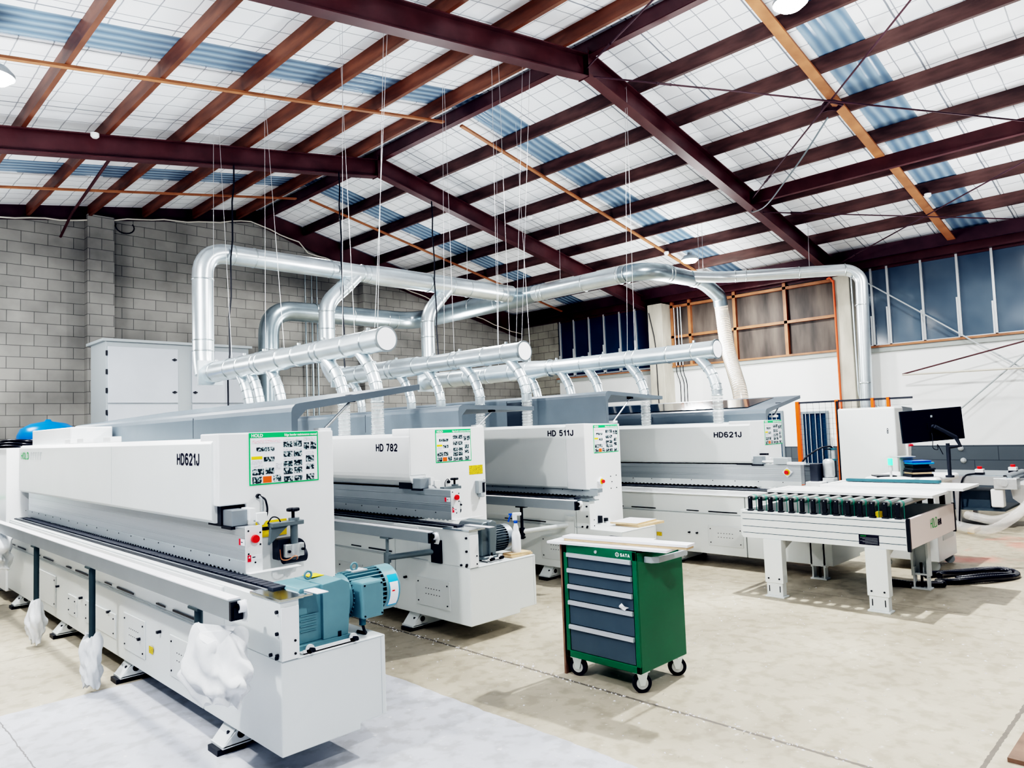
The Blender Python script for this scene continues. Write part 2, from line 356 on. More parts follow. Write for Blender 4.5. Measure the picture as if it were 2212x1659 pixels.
def strokes(txt, h, width, face, pos, m, parent, name='model_lettering', sw=.20):
    adv=0; items=[]
    for ch in txt:
        pl,w=GL[ch]; items.append((adv,pl)); adv+=w+sw+.10
    adv-=.10; k=width/(adv*h); mb=MB(); hw=sw/2
    def P(u,v,lay):
        u=(u+hw)*h*k; v=(hw*.0+v*(1-sw)+hw)*h
        if face=='-X': return (pos[0]-lay*.00015,pos[1]-u,pos[2]+v)
        return (pos[0]+u,pos[1]-lay*.00015,pos[2]+v)
    lay=0
    for a,pl in items:
        for L_ in pl:
            for (p,q) in zip(L_[:-1],L_[1:]):
                dx,dy=q[0]-p[0],(q[1]-p[1])*(1-sw)/1.; l=math.hypot(dx,dy) or 1; nx_,ny_=-dy/l*hw,dx/l*hw; ex,ey=dx/l*hw*.55,dy/l*hw*.55
                lay=(lay+1)%3
                mb.add([P(a+p[0]+nx_-ex,p[1]+(ny_-ey)/(1-sw),lay),P(a+p[0]-nx_-ex,p[1]+(-ny_-ey)/(1-sw),lay),P(a+q[0]-nx_+ex,q[1]+(-ny_+ey)/(1-sw),lay),P(a+q[0]+nx_+ex,q[1]+(ny_+ey)/(1-sw),lay)],[(0,1,2,3)])
    return mb.build(name,m,parent)
def arc(c, r, a0, a1, u, v, k=8):
    c=Vector(c);u=Vector(u);v=Vector(v)
    return [c+r*(math.cos(a0+(a1-a0)*i/k)*u+math.sin(a0+(a1-a0)*i/k)*v) for i in range(k+1)]
def fillet(pts, r, k=6):
    pts=[Vector(p) for p in pts]; out=[pts[0]]
    for i in range(1,len(pts)-1):
        a,b,c=pts[i-1],pts[i],pts[i+1]; d1=(a-b).normalized(); d2=(c-b).normalized()
        R=min(r,(a-b).length*.49,(c-b).length*.49)
        p=b+d1*R; q=b+d2*R
        for j in range(k+1):
            t=j/k; out.append((1-t)**2*p+2*t*(1-t)*b+t*t*q)
    out.append(pts[-1]); return out

# ------------------------------------------------------------------ room geometry
XR=6.95
def zb(x): return 6.03-.2075*(x-XR) if x>=XR else 5.97-.166*(XR-x)
FX=[14.6,10.06,5.475,.9]     # frame positions along the ridge
WG=14.6; WR=15.15
f=MB().box(-6,18,-5,WG+.3,-.2,0).build('floor','floor',origin=(0,0,0)); struct(f)
# gable block wall
g=MB().prism([(-2.2,0),(WR,0),(WR,4.75),(11.25,5.33),(8.6,5.80),(XR,6.30),(-2.2,4.75)],'y',WG,WG+.2).build('wall_gable','block',origin=(0,WG,0)); struct(g)
# pilasters on the gable wall
for i,(a,b,zt) in enumerate(((3.69,4.13,5.77),(9.50,9.90,5.25))):
    p=MB().box(a,b,WG-.22,WG+.02,0,zt).build('trim_%d'%(i+1),'block',origin=(0,WG,0)); struct(p)
# side wall X=WR : lower painted wall, band, upper piers
w=MB().box(WR,WR+.2,-5,WG,1.02,2.93).build('wall_right','wallw',origin=(WR,0,0)); struct(w)
M['dblock']=block_mat('dark_painted_blocks',(.10,.12,.135),(.09,.105,.12),(.05,.06,.07),u='Y',rh=.25,bw=.75,dirt=.1)
w=MB().box(WR-.004,WR+.2,-5,WG,0,1.02).build('wall_right_band','dblock',origin=(WR,0,0)); struct(w)
w=MB().box(WR-.01,WR+.2,13.25,WG,2.0,4.6).build('wall_right_pier','blockY',origin=(WR,0,0)); struct(w)
w=MB().box(WR-.05,WR+.2,-5,9.55,2.86,2.95).box(WR-.05,WR+.2,9.95,13.3,2.84,2.93).build('trim_sill','band',origin=(WR,0,2.8)); struct(w)
w=MB().box(WR-.08,WR+.1,-5,9.55,2.95,2.99).box(WR-.08,WR+.1,9.95,13.3,2.93,2.96).build('trim_sill_timber','batten',origin=(WR,0,2.9)); struct(w)
# eave beam and dark recess over the windows
e=MB().box(WR-.16,WR-.02,-5,WG,4.54,4.76).box(WR-.3,WR+.2,-5,WG,4.76,4.84).box(WR+.0,WR+.2,-5,WG,4.5,5.0).build('eave_beam','rust'); tag(e,'long dark red eave beam over the windows of the side wall','beam')
# columns
for i,y0 in enumerate((5.2,9.55)):
    c=MB().box(14.72,WR+.02,y0,y0+ (.32 if i==0 else .40),0,4.5).build('concrete_column','conc',bevel=.01)
    tag(c,['square concrete column carrying the near rafter, orange pipe on its edge','square concrete column carrying the far rafter, between glass and plywood'][i],'column')
# windows bay near (Y<5.2)
def window_bay(idx, y0, y1, mull, z0=2.99, z1=4.58, glass='glass'):
    w=MB().box(WR+.03,WR+.05,y0,y1,z0,z1).build('window_%d'%idx, glass,origin=(WR,y0,z0)); struct(w)
    fr=MB()
    for y in mull: fr.box(WR-.01,WR+.035,y-.02,y+.02,z0,z1)
    fr.box(WR-.01,WR+.035,y0,y1,z1-.03,z1).box(WR-.01,WR+.035,y0,y1,z0,z0+.02)
    for k,y in enumerate(mull): fr.box(WR-.03,WR-.01,y+.02,y+.045,z0,z0+(.75 if k%2 else .6))
    o=fr.build('window_frame','alufr',w); return w
M['glass_refl']=glass_mat((.045,.075,.11),(.16,.205,.25))  # near-bay glass, lighter because the room's reflection is painted into it
window_bay(1,-2,5.2,[4.93,4.63,4.03,3.43,2.88,2.28,1.7,1.1],glass='glass_refl')
window_bay(2,9.95,13.25,[13.17,12.67,12.14,11.63,11.12,10.62])
# plywood infill bay
w=MB().box(WR+.02,WR+.05,5.5,9.6,2.97,4.6).build('wall_right_plywood','ply',origin=(WR,5.5,3)); struct(w)
fr=MB()
for y in (9.5,9.02,7.86,6.68,5.55): fr.box(WR-.07,WR+.02,y-.035,y+.035,2.97,4.56)
fr.box(WR-.07,WR+.02,5.5,9.55,3.66,3.72).box(WR-.07,WR+.02,5.5,9.55,4.40,4.46)
o=fr.build('trim_plywood_studs','batten',origin=(WR,5.5,3)); struct(o)
# little low windows
for k,(y0,y1,z0,z1) in enumerate(((5.97,6.44,.67,1.70),(6.93,7.35,.8,1.74))):
    w=MB().box(WR-.012,WR-.008,y0,y1,z0,z1).build('window_%d'%(3+k),'glass',origin=(WR,y0,z0)); struct(w)
    fr=MB()
    fr.box(WR-.04,WR+0,y0-.05,y0,z0-.05,z1+.05).box(WR-.04,WR,y1,y1+.05,z0-.05,z1+.05).box(WR-.04,WR,y0,y1,z1,z1+.05).box(WR-.04,WR,y0,y1,z0-.05,z0)
    fr.build('window_frame','frameg',w)
    br=MB()
    for t in (.22,.45,.7,.88): br.box(WR-.05,WR-.04,y0+(y1-y0)*t-.006,y0+(y1-y0)*t+.006,z0,z1)
    br.build('window_bars','alufr',w)
# roof sheets
sl=MB()
def slope_pts(side, off, th):
    if side=='R': return [(XR,zb(XR)+off),(WR+.3,zb(WR+.3)+off),(WR+.3,zb(WR+.3)+off+th),(XR,zb(XR)+off+th)]
    return [(-2.2,zb(-2.2)+off),(XR-.001,zb(XR-.001)+off),(XR-.001,zb(XR-.001)+off+th),(-2.2,zb(-2.2)+off+th)]
SK=[(2.80,3.36),(7.42,8.02),(11.95,12.58)]
ys=[-3.0]+[v for s_ in SK for v in s_]+[WG+.2]
n=0
for side in 'LR':
    mb=MB()
    for i in range(0,len(ys),2): mb.prism(slope_pts(side,.5,.04),'y',ys[i],ys[i+1])
    n+=1; o=mb.build('ceiling_%s'%('left' if side=='L' else 'right'),'roof',origin=(0,0,0)); struct(o)
    for a,b in SK:
        n+=1
        mb=MB().prism(slope_pts(side,.515,.01),'y',a-.03,b+.03)
        o=mb.build('window_%d'%(n+6),'skyl',origin=(0,0,0)); struct(o)
# rafters
def rafter(y, xs, xe, k):
    side='right' if xs>=XR-.1 else 'left'
    def P(x,o): return (x,zb(x)+o)
    mb=MB()
    a,b=xs,xe
    mb.prism([P(a,0),P(b,0),P(b,.015),P(a,.015)],'y',y-.075,y+.075)
    mb.prism([P(a,.285),P(b,.285),P(b,.3),P(a,.3)],'y',y-.075,y+.075)
    mb.prism([P(a,.01),P(b,.01),P(b,.29),P(a,.29)],'y',y-.006,y+.006)
    o=mb.build('steel_rafter','rust')
    nm={0:'nearest',1:'near',2:'far'}[k]
    tag(o,{('right',1):'deep red steel rafter falling from the near ridge joint to the window wall',('left',1):'deep red steel rafter rising from top left to the near ridge joint',
      ('right',2):'deep red steel rafter falling from the far ridge joint behind the ducts',('left',2):'deep red steel rafter crossing the far left roof above the block wall',
      ('right',0):'red steel rafter beyond the right edge of the photo',('left',0):'red steel rafter overhead behind the viewer'}[(side,k)],'rafter')
    return o
for y,k in ((5.475,1),(10.06,2)):
    rafter(y,XR+.004,14.95,k); rafter(y,-2.2,XR-.004,k)
    pl=MB().box(XR-.006,XR+.006,y-.085,y+.085,zb(XR)-.07,zb(XR)+.31)
    o=pl.build('ridge_plate','rust'); tag(o,'bolted steel end plate joining the %s rafter pair at the ridge'%('near' if k==1 else 'far'),'plate')
rafter(.9,XR+.004,14.95,0)
# gable-end rafters
mb=MB().prism([(-2.2,zb(-2.2)+.26),(XR,zb(XR)+.2),(XR,zb(XR)+.48),(-2.2,zb(-2.2)+.5)],'y',WG-.12,WG-.02)
o=mb.build('gable_beam','darkst'); tag(o,'dark beam along the top of the block wall, left of the ridge','beam')
mb=MB().prism([(XR+.01,zb(XR)+.17),(8.6,zb(8.6)+.0),(WR-.2,zb(WR)-.1),(WR-.2,zb(WR)+.48),(XR+.01,zb(XR)+.48)],'y',WG-.12,WG-.02)
o=mb.build('gable_beam','rust'); tag(o,'dark red beam along the top of the block wall, right of the ridge','beam')
# purlins
def purlin(x, m, label, w=.05, h=.2, off=.3, y0=-2.6, y1=WG-.13, name='timber_purlin', cat='purlin'):
    z=zb(x)+off
    mb=MB().box(x-w/2,x+w/2,y0,y1,z,z+h)
    o=mb.build(name,m); tag(o,label,cat,'timber purlins under the roof sheets'); return o
for i,x in enumerate((8.04,9.0,9.96,10.92,11.88,12.80,13.78)):
    purlin(x,'wood','%s dark timber purlin down from the ridge on the window side'%ORD[i])
for i,x in enumerate((5.60,4.66,3.73,2.79,1.88,.95,0.)):
    purlin(x,'woodL','%s brown timber purlin down from the ridge on the left side'%ORD[i])
purlin(6.50,'woodL','brown timber ridge purlin just left of the ridge')
mb=MB()
for dx in (-.05,.05): mb.box(XR+.1+dx-.004,XR+.1+dx+.004,-2.6,WG-.13,zb(XR)+.26,zb(XR)+.44)
mb.box(XR+.05,XR+.15,-2.6,WG-.13,zb(XR)+.25,zb(XR)+.262)
o=mb.build('ridge_beam','rust'); tag(o,'dark red steel channel running along the ridge','beam')
mb=MB().box(11.28,11.36,.9,5.46,zb(11.3)+.1,zb(11.3)+.3); o=mb.build('steel_strut','rust'); tag(o,'deep red steel strut beside the timber purlins in the bay with rod bracing','strut')
mb=MB().box(14.62,14.68,-2.6,WG-.13,zb(14.65)+.2,zb(14.65)+.44); o=mb.build('eave_purlin','darkst'); tag(o,'dark purlin at the eave directly above the side wall','purlin')
# battens
def batten(y, x0, x1, label, w=.06, h=.028, m='batten', off=.27):
    mb=MB().prism([(x0,zb(x0)+off),(x1,zb(x1)+off),(x1,zb(x1)+off+h),(x0,zb(x0)+off+h)],'y',y-w/2,y+w/2)
    o=mb.build('roof_batten',m); tag(o,label,'batten','battens under the purlins')
batten(8.05,-2,XR-.15,'pale orange batten under the left purlins, between the two rafters')
batten(8.05,XR+.2,14.7,'pale orange batten under the right purlins, ending beside the small lamp')
batten(12.62,-2,XR-.1,'thin orange batten under the purlins in front of the block wall, left')
batten(12.62,XR+.2,14.7,'thin orange batten under the purlins behind the far rafter, right')
batten(3.42,XR+.3,11.25,'broad orange board under the purlins crossed by the bracing rods',w=.13)
batten(3.36,11.4,14.75,'broad orange board lower down beside the top right windows',w=.13)
o=MB().tube([(3.03,10.7,5.55),(3.25,13.6,5.50),(3.27,14.4,5.28)],.022,8).build('roof_brace','rust'); tag(o,'short reddish brace rod above the block wall pilaster','brace')
# rod bracing
def rod(p,q,label,r=.011,buck=.14):
    p=Vector(p);q=Vector(q); t=empty('brace_rod',p,label,'brace rod','roof brace rods')
    MB().cyl(p,q,r,n=8).build('rod','darkst',t)
    d=(q-p).normalized(); c=p+(q-p)*buck
    s=d.orthogonal().normalized()
    mb=MB(); mb.obox(c+s*.02,d*.08,s*.006,d.cross(s)*.012); mb.obox(c-s*.02,d*.08,s*.006,d.cross(s)*.012); mb.obox(c+d*.08,d*.012,s*.026,d.cross(s)*.014); mb.obox(c-d*.08,d*.012,s*.026,d.cross(s)*.014)
    mb.build('turnbuckle','darkst',t)
rod((7.05,5.40,6.0),(11.6,1.0,5.15),'dark steel brace rod from the near ridge joint towards top right')
rod((11.15,5.40,5.25),(7.0,.95,6.05),'dark steel brace rod rising from the rafter to the top edge',buck=.12)
rod((11.55,5.40,5.12),(14.7,1.0,4.5),'lower brace rod starting at the strut on the near rafter',buck=.1)
rod((14.5,5.35,4.6),(11.4,1.0,5.15),'lower brace rod rising from the column top to the right edge',buck=.1)
rod((6.9,5.40,6.05),(4.8,1.0,5.85),'short brace rod with turnbuckle left of the near ridge joint',buck=.12)
o=MB().tube(fillet([(9.55,3.5,5.55),(9.9,4.0,5.25),(10.8,5.0,4.95),(11.35,5.5,5.1),(11.4,5.56,5.3)],.6),.011,8).build('loose_cable','mgrey'); tag(o,'grey cable drooping from the rod crossing to the near rafter','cable')
mb=MB()
for k in range(3): mb.tube([Vector((9.5,3.42,5.68-.02*k))+Vector((.13*math.cos(t*PI/8),.13*math.sin(t*PI/8),.02*math.sin(t))) for t in range(17)],.009,6)
o=mb.build('cable_coil','darkst'); tag(o,'coil of dark cable tied at the brace rod crossing','cable coil')

# ------------------------------------------------------------------ lamps
def lamp(x,y,z,label,r=.15):
    t=empty('high_bay_lamp',(x,y,z),label,'lamp','roof lamps')
    MB().lathe((x,y,z),[(r*1.15,0),(r*1.15,.03),(r*.8,.09),(r*.35,.11),(r*.3,.16)],m=0).build('lamp_housing','lgrey',t)
    MB().lathe((x,y,z-.012),[(r*.3,-.05),(r*.75,-.035),(r*.98,-.005),(r*1.0,.011)]).build('lamp_lens','lampglow',t)
lamp(12.95,7.66,4.93,'glowing round lamp hung under the purlins right of the ducts')
lamp(7.15,2.92,5.86,'glaring round lamp at the top edge beside the broad orange board')
lamp(1.22,7.75,4.98,'glaring round lamp at the left edge above the orange batten')
def light(x,y,z,w,r=.10,col=(1,.985,.965)):
    l=bpy.data.lights.new('l','SPOT'); l.energy=w; l.shadow_soft_size=r; l.color=col; l.spot_size=math.radians(168); l.spot_blend=.35
    o=bpy.data.objects.new('work_light',l); C.objects.link(o); o.location=(x,y,z); return o
W=300
def glow(x,y,z,w):  # unseen fill lights, added to brighten roof, far walls and machine fronts
    l=bpy.data.lights.new('g','POINT' if y>7 else 'SPOT')
    if l.type=='SPOT': l.spot_size=math.radians(172); l.spot_blend=.3
    l.energy=w; l.shadow_soft_size=.35; l.color=(.98,.99,1)
    o=bpy.data.objects.new('fill_light',l); C.objects.link(o); o.location=(x,y,z); o.rotation_euler=(PI,0,0)
for gx,gy,gz,gw in ((12.2,7.4,3.4,.4),(7.1,2.4,3.8,.5),(1.4,7.9,3.4,.4),(11.5,2.0,3.4,.4),(2.5,1.5,3.8,.4),(-1.0,4.6,4.4,1.1),(1.5,12.5,3.2,.25),(9.8,12.2,3.2,.25),(6.9,7.6,3.6,.25)): glow(gx,gy,gz,W*gw*1.3)
light(12.95,7.66,4.78,W*.7); light(7.15,2.92,5.66,W*3.0,r=.06); light(1.22,7.75,4.8,W*1.1)
light(1.2,-1.2,4.9,W*1.3); light(7.0,-2.2,5.6,W*.55); light(12.6,2.6,4.7,W*.45); light(-1.2,3.6,4.4,W*1.3)
light(7.0,11.8,5.6,W*.4)
wd=bpy.data.worlds.new('World'); bpy.context.scene.world=wd; wd.use_nodes=True
bg=wd.node_tree.nodes['Background']; bg.inputs[0].default_value=(.80,.90,1.,1); bg.inputs[1].default_value=.12

# ------------------------------------------------------------------ edge banding machines
def poster(parent, x0, x1, z0, z1, y):
    W_=x1-x0; H_=z1-z0; b=MB()
    b.box(x0,x1,y-.002,y,z0,z1,1)
    b.box(x0+.008,x1-.008,y-.0025,y-.0018,z0+.008,z1-.03,0)
    def q(u0,v0,u1,v1,m): b.box(x0+W_*u0,x0+W_*u1,y-.0035,y-.0022,z1-H_*v1,z1-H_*v0,m)
    for (u0,v0,u1,v1) in ((.48,.19,.61,.30),(.63,.18,.75,.30),(.48,.38,.61,.49),(.63,.38,.75,.49),(.48,.57,.61,.68),(.63,.56,.75,.67),(.48,.70,.61,.83),(.63,.70,.75,.82),(.48,.87,.61,.99-.01),(.63,.87,.75,.97),
      (.78,.22,.86,.36),(.88,.21,.97,.36),(.81,.48,.93,.61),(.81,.65,.93,.76),(.81,.85,.93,.97),(.04,.69,.20,.81),(.22,.68,.34,.80),(.04,.84,.17,.97),(.33,.83,.44,.96),(.10,.28,.35,.36),(.20,.47,.35,.56)): q(u0,v0,u1,v1,2)
    q(.185,.84,.305,.965,4); q(.03,.45,.18,.51,3)
    q(.04,.14,.44,.20,6); 
    for (u0,v0,u1,v1) in ((.03,.53,.18,.60),(.03,.62,.2,.66),(.36,.6,.46,.72),(.48,.14,.75,.17),(.48,.33,.75,.365),(.48,.51,.7,.54),(.78,.12,.97,.19),(.8,.4,.93,.45)): q(u0,v0,u1,v1,5)
    p=b.build('maintenance_poster',['stickw','sgreen','photo','yellow','orangel','lines','linesr'],parent)
    p['label']='green-bordered poster of small photos'
    text('HOLD',.026,'-Y',(x0+.014,y-.004,z1-.025),'txtw',p,bold=.0008)
    text('Edge bander maintenance manual',.019,'-Y',(x1-.008,y-.004,z1-.023),'txtw',p,bold=.0005,align='RIGHT',xs=.86)
    return p
def bolt(mb,p,d=(-1,0,0),r=.009,l=.012): mb.cyl(p,Vector(p)+Vector(d)*l,r,n=8,sm=False)
def estop(parent, p, d, r=.022, name='emergency_button', base=None):
    p=Vector(p); d=Vector(d)
    if base:
        s=d.orthogonal().normalized(); u=d.cross(s)
        MB().obox(p+d*.012,d*.012,s*base,u*base).build('switch_box','stickw' if base<.04 else 'stickw',parent,bevel=.004)
        MB().cyl(p+d*.024,p+d*.028,r*1.45,n=24).build('switch_disc','yellow',parent); p=p+d*.026
    o=MB().cyl(p,p+d*.012,r*.6,n=20).cyl(p+d*.012,p+d*.028,r,r*.92,n=24).build(name,'red',parent,bevel=.002); lab(o,'red mushroom button')
def foot(parent, x, y, h=.14, m='white', s=1.):
    b=MB()
    for yy in (y-.075,y+.067): b.prism([(x-.01,.035),(x+.14,.035),(x+.14,h+.0),(x+.10,h+.0)],'y',yy,yy+.008)
    b.box(x-.01,x+.14,y-.075,y+.075,.03,.045)
    b.prism([(x-.008,.04),(x,.04),(x+.11,h+.02),(x+.10,h+.02)],'y',y-.07,y+.07)
    b.box(x+.14,x+.5,y-.07,y+.07,.03,h)
    o=b.build('foot_bracket',m,parent,bevel=.002)
    MB().cyl((x+.045,y-.03,.03),(x+.045,y-.03,.10),.013,n=6,sm=False).cyl((x+.04,y-.078,.1),(x+.04,y-.0755,.1),.0,r2=.0001).cyl((x+.09,y-.0775,.085),(x+.09,y-.0753,.085),.022,n=16).build('levelling_bolt','black',o)
    MB().box(x-.03,x+.12,y-.06,y+.06,0,.03).build('foot_pad','black',parent)
def wrap(parent, c, h, r, seed, name='foam_wrap', lean=0., m='foam', sy=1.):
    rnd=random.Random(seed); mb=MB(); n=44; k=26; vs=[]
    ph=[rnd.uniform(0,6) for _ in range(6)]
    for i in range(k+1):
        t=i/k; z=c[2]+h*(1-t); rr=r*(.72+.34*math.sin(PI*min(1,t*1.15))**.7)*(1+.12*math.sin(7*t+ph[0]))
        for j in range(n):
            a=2*PI*j/n; f_=1+.16*math.sin(3*a+ph[1]+5*t)+.13*math.sin(6*a+ph[2]-8*t+1.8*math.sin(5*t))+.05*math.sin(11*a+ph[3]+13*t)+rnd.uniform(-.015,.015)
            vs.append((c[0]+lean*t*.3+rr*f_*math.cos(a), c[1]+lean*t+rr*f_*math.sin(a)*sy, z+.025*math.sin(2*a+ph[4]+3*t)+.01*math.sin(9*a+ph[5])))
    mb.add(vs,[(i*n+j,i*n+(j+1)%n,(i+1)*n+(j+1)%n,(i+1)*n+j) for i in range(k) for j in range(n)],0,True)
    mb.add(vs[-n:],[tuple(range(n))]); mb.add(vs[:n],[tuple(range(n))[::-1]])
    return mb.build(name,m,parent)

def machine(P):
    X0,Y0=P['X0'],P['Y0']; L=P['L']; T=P['T']; py=P['py']; px0,px1=P['px']; hx=P['hx']; hz=P['hz']
    root=empty('edge_banding_machine',(X0,Y0,0),P['label'],'machine','edge banding machines in a row')
    x=lambda v:X0+v; y=lambda v:Y0+v
    bw=P.get('bw',.58); c0=P.get('c0',0.)
    # lower base
    b=MB(); zb0=.14; zl=.575
    b.prism([(x(0),zb0),(x(bw*.73),zb0),(x(bw*.73),zb0+.03),(x(bw),zb0+.03),(x(bw),zl),(x(0),zl)],'y',y(0),y(py))
    b.prism([(x(0),zb0),(x(px1-.01),zb0+.01),(x(px1-.01),zl),(x(0),zl)],'y',y(py+.01),y(L))
    b.build('base','white',root,bevel=.006)
    MB().box(x(bw)-.028,x(bw)-.026,y(-.0008),y(.001),zb0+.04,zl-.01).box(x(.004),x(bw-.01),y(-.001),y(.0005),zl-.008,zl-.004).build('seam','lgrey',root)
    # upper base
    tz=.85; u=MB()
    u.box(x(.0),x(.095),y(c0),y(.62 if c0==0 else py),zl,tz)
    if c0==0: u.box(x(.0),x(.16),y(.62),y(py),zl,tz)
    u.box(x(.006),x(px1-.02),y(py+.012),y(L-.02),zl,tz)
    u.build('upper_frame','white',root,bevel=.003)
    MB().box(x(.003),x(.092),y(c0-.006),y(c0),zl+.0,tz-.03).build('end_cover','white2',root,bevel=.002)
    bo=MB()
    for z in (.80,.70,.60): bolt(bo,(x(0),y(c0+.025),z))
    for yy,z in ((.09,.592),(.03,.588)): bolt(bo,(x(0),y(c0+yy),z))
    for z in (.62,.592-.0): pass
    bolt(bo,(x(.07),y(c0-.006),.66),(0,-1,0),.006,.004); bolt(bo,(x(.07),y(c0-.006),.60),(0,-1,0),.006,.004)
    each(bo,'bolt','black',root)
    # table plate + chain track
    MB().box(x(-.008),x(.115),y(c0-.012),y(c0+.30),tz,tz+.012).box(x(.115),x(.17),y(c0),y(c0+.28),tz,tz+.01).build('table_plate','sus',root,bevel=.001)
    if P['id']!=3: MB().box(x(.165),x(.225),y(-.05),y(.24),tz+.012,tz+.016).build('white_strip','board',root)
    MB().box(x(.04),x(.155),y(c0+.30),y(L-.05),tz,tz+.012).build('track_bed','black',root)
    tr=MB(); tr.box(x(.055),x(.063),y(c0+.25),y(L-.05),tz+.012,tz+.016)
    tr.build('track_rail','alu',root)
    ch=MB()
    for i in range(int((L-c0-.45)/.062)):
        yy=y(c0+.22+i*.062); ch.box(x(.075),x(.145),yy,yy+.054,tz+.012,tz+.022)
    ch.build('chain_pads','dark',root)
    # white angle trim under the table on the front
    MB().box(x(-.012),x(.0),y(c0+.62),y(L-.1),tz-.055,tz-.01).box(x(-.03),x(-.012),y(c0+.62),y(L-.1),tz-.058,tz-.052).build('front_trim','white2',root)
    # panels on the front of the base
    pn=MB(); dk=MB(); bt=MB()
    yy=.55; k=0
    while yy<L-.6:
        dk.box(x(-.0015),x(.001),y(yy+.45),y(yy+.80),zl+.028,zl+.040)
        dk.box(x(-.0015),x(.001),y(yy+.92),y(yy+1.08),zl+.030,zl+.040)
        yy+=1.05
    each(dk,'panel_slot','black',root)
    MB().box(x(-.004),x(.0),y(.5),y(L-.05),zl+.008,zl+.014).build('seam_strip','lgrey',root)
    for (a,c,z0,z1,vent) in P['panels']:
        q=MB().box(x(-.008),x(.0),a,c,z0,z1)
        o=q.build('access_panel','panel',root,bevel=.003)
        v=MB()
        for zz in (z0+.035,z1-.035):
            for aa in (a+.03,c-.03): v.cyl((x(-.008),aa,zz),(x(-.013),aa,zz),.006,n=8,sm=False)
        if vent:
            cy=(a+c)/2; cz=(z0+z1)/2+.01
            for i in range(6):
                for j in (-1,1): v.box(x(-.0086),x(-.008),cy-.085+i*.034-.006,cy-.085+i*.034+.006,cz+j*.022-.003,cz+j*.022+.003)
        each(v,'vent_hole' if vent else 'screw','black',o)
    for (yy,z) in P['knobs']:
        MB().cyl((x(0),yy,z),(x(-.022),yy,z),.010,n=10).box(x(-.026),x(-.018),yy-.011,yy+.011,z-.008,z+.008).build('knob','black',root)
    if P.get('ylab'):
        yy,z=P['ylab']; MB().box(x(-.009),x(-.0075),yy-.035,yy+.035,z-.022,z+.022).build('warning_label',['yline'],root)['label']='small yellow warning label'
    # main body behind
    MB().box(x(hx+.285),x(px1-.02),y(py+.02),y(L-.05),tz,1.60).build('body','white',root,bevel=.004)
    MB().box(x(hx+.16),x(hx+.3),y(py+.03),y(L-.05),tz,.95).build('lower_body','dark',root)
    # hood
    z0,z1=hz; X=x(hx); rr=.03; fl=P.get('round',.02)
    pr=[(X,z0+fl),(X,z1-rr),(X+rr,z1),(X+.28,z1),(X+.28,z0),(X+fl,z0)]
    if fl>.05: pr=[(X+fl*(1-math.cos(a)) if False else X+fl*(1-math.sin(a)),z0+fl*(1-math.cos(a))) for a in [PI/2*(1-i/6) for i in range(7)]][0:]+[(X+.28,z0),(X+.28,z1),(X+rr,z1),(X,z1-rr)]
    hood=MB().prism(pr,'y',y(py+{1:.07,2:.004,3:.262,4:.005}[P['id']]),y(P['hL'])).build('hood','white2' if P['id']==2 else 'white',root,bevel=.004)
    MB().box(X-.0008,X+.002,y(py+1.9),y(py+1.903),z0+.03,z1-.03).build('seam','lgrey',hood)
    for yy in P.get('caps',()):
        MB().box(X+.05,X+.13,yy,yy+.19,z1,z1+.045).build('hood_cap','white2',root,bevel=.004)
    # pillar (end panel) with notch
    nx=.16; nz=1.235
    if P['id']==3:
        pp=[(x(px0),1.645),(x(px0),.95),(x(px0+.12),.93),(x(px0+.12),zl),(x(px1),zl-.08),(x(px1),1.63)]
    elif P['id']==4:
        pp=[(x(px0),1.61),(x(px0),nz-.06),(x(px0+nx),nz-.06),(x(px0+nx),zl),(x(px1),zl),(x(px1),1.61)]
    else: pp=[(x(px0),1.65),(x(px0),nz),(x(px0+nx),nz),(x(px0+nx),zl),(x(px1),zl),(x(px1),1.65)]
    pil=MB().prism(pp,'y',y(py),y(py+.26)).build('end_pillar','white2',root,bevel=.008)
    if P['id']!=3:
        MB().box(x(px0+.02),x(px0+nx+.02),y(py+.02),y(py+.2),1.12,nz+.002).build('recess','black',root)
        MB().box(x(px0+.03),x(px0+.12),y(py-.10),y(py+.02),1.125,1.215).build('guide_block','alud',root,bevel=.003)
        MB().box(x(px0+.02),x(px0+.13),y(py-.11),y(py+.02),1.11,1.125).build('block_base','black',root)
        MB().box(x(px0+.12),x(px0+.155),y(py-.13),y(py-.02),1.15,1.22).box(x(px0+.155),x(px0+.22),y(py-.14),y(py-.10),1.14,1.19).prism([(x(px0+.16),1.145),(x(px0+.215),1.145),(x(px0+.197),1.12),(x(px0+.178),1.12)],'y',y(py-.14),y(py-.11)).build('adjuster','white2',root,bevel=.003)
    poster(root, *P['poster'], y(py))
    # pressure beam
    bx=x(hx+.06); by0=y(P['by']); bt_=1.125 if P['id']!=3 else .955
    pb=MB()
    pb.box(bx,bx+.085,by0,y(L-.2),.915,bt_)
    for z in (.99,1.005,1.075): 
        if z<bt_-.02: pb.box(bx-.003,bx,by0,y(L-.2),z,z+.006)
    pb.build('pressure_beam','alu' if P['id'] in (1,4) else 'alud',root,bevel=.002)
    sk=MB().box(bx-.004,bx+.002,by0+.0,y(L-.2),.882,.945)
    for i in range(int((L-P['by']-.3)/.055)): sk.prism([(by0+.05+i*.055-.018,.883),(by0+.05+i*.055+.018,.883),(by0+.05+i*.055+.009,.874),(by0+.05+i*.055-.009,.874)],'x',bx-.004,bx+.002)
    sk.build('beam_skirt','lgrey' if P['id']!=4 else 'white',root)
    sb=MB()
    for i in range(int((L-P['by'])/.28)): sb.cyl((bx-.004,by0+.2+i*.28,.935),(bx-.007,by0+.2+i*.28,.935),.005,n=8,sm=False)
    each(sb,'beam_screw','black',root)
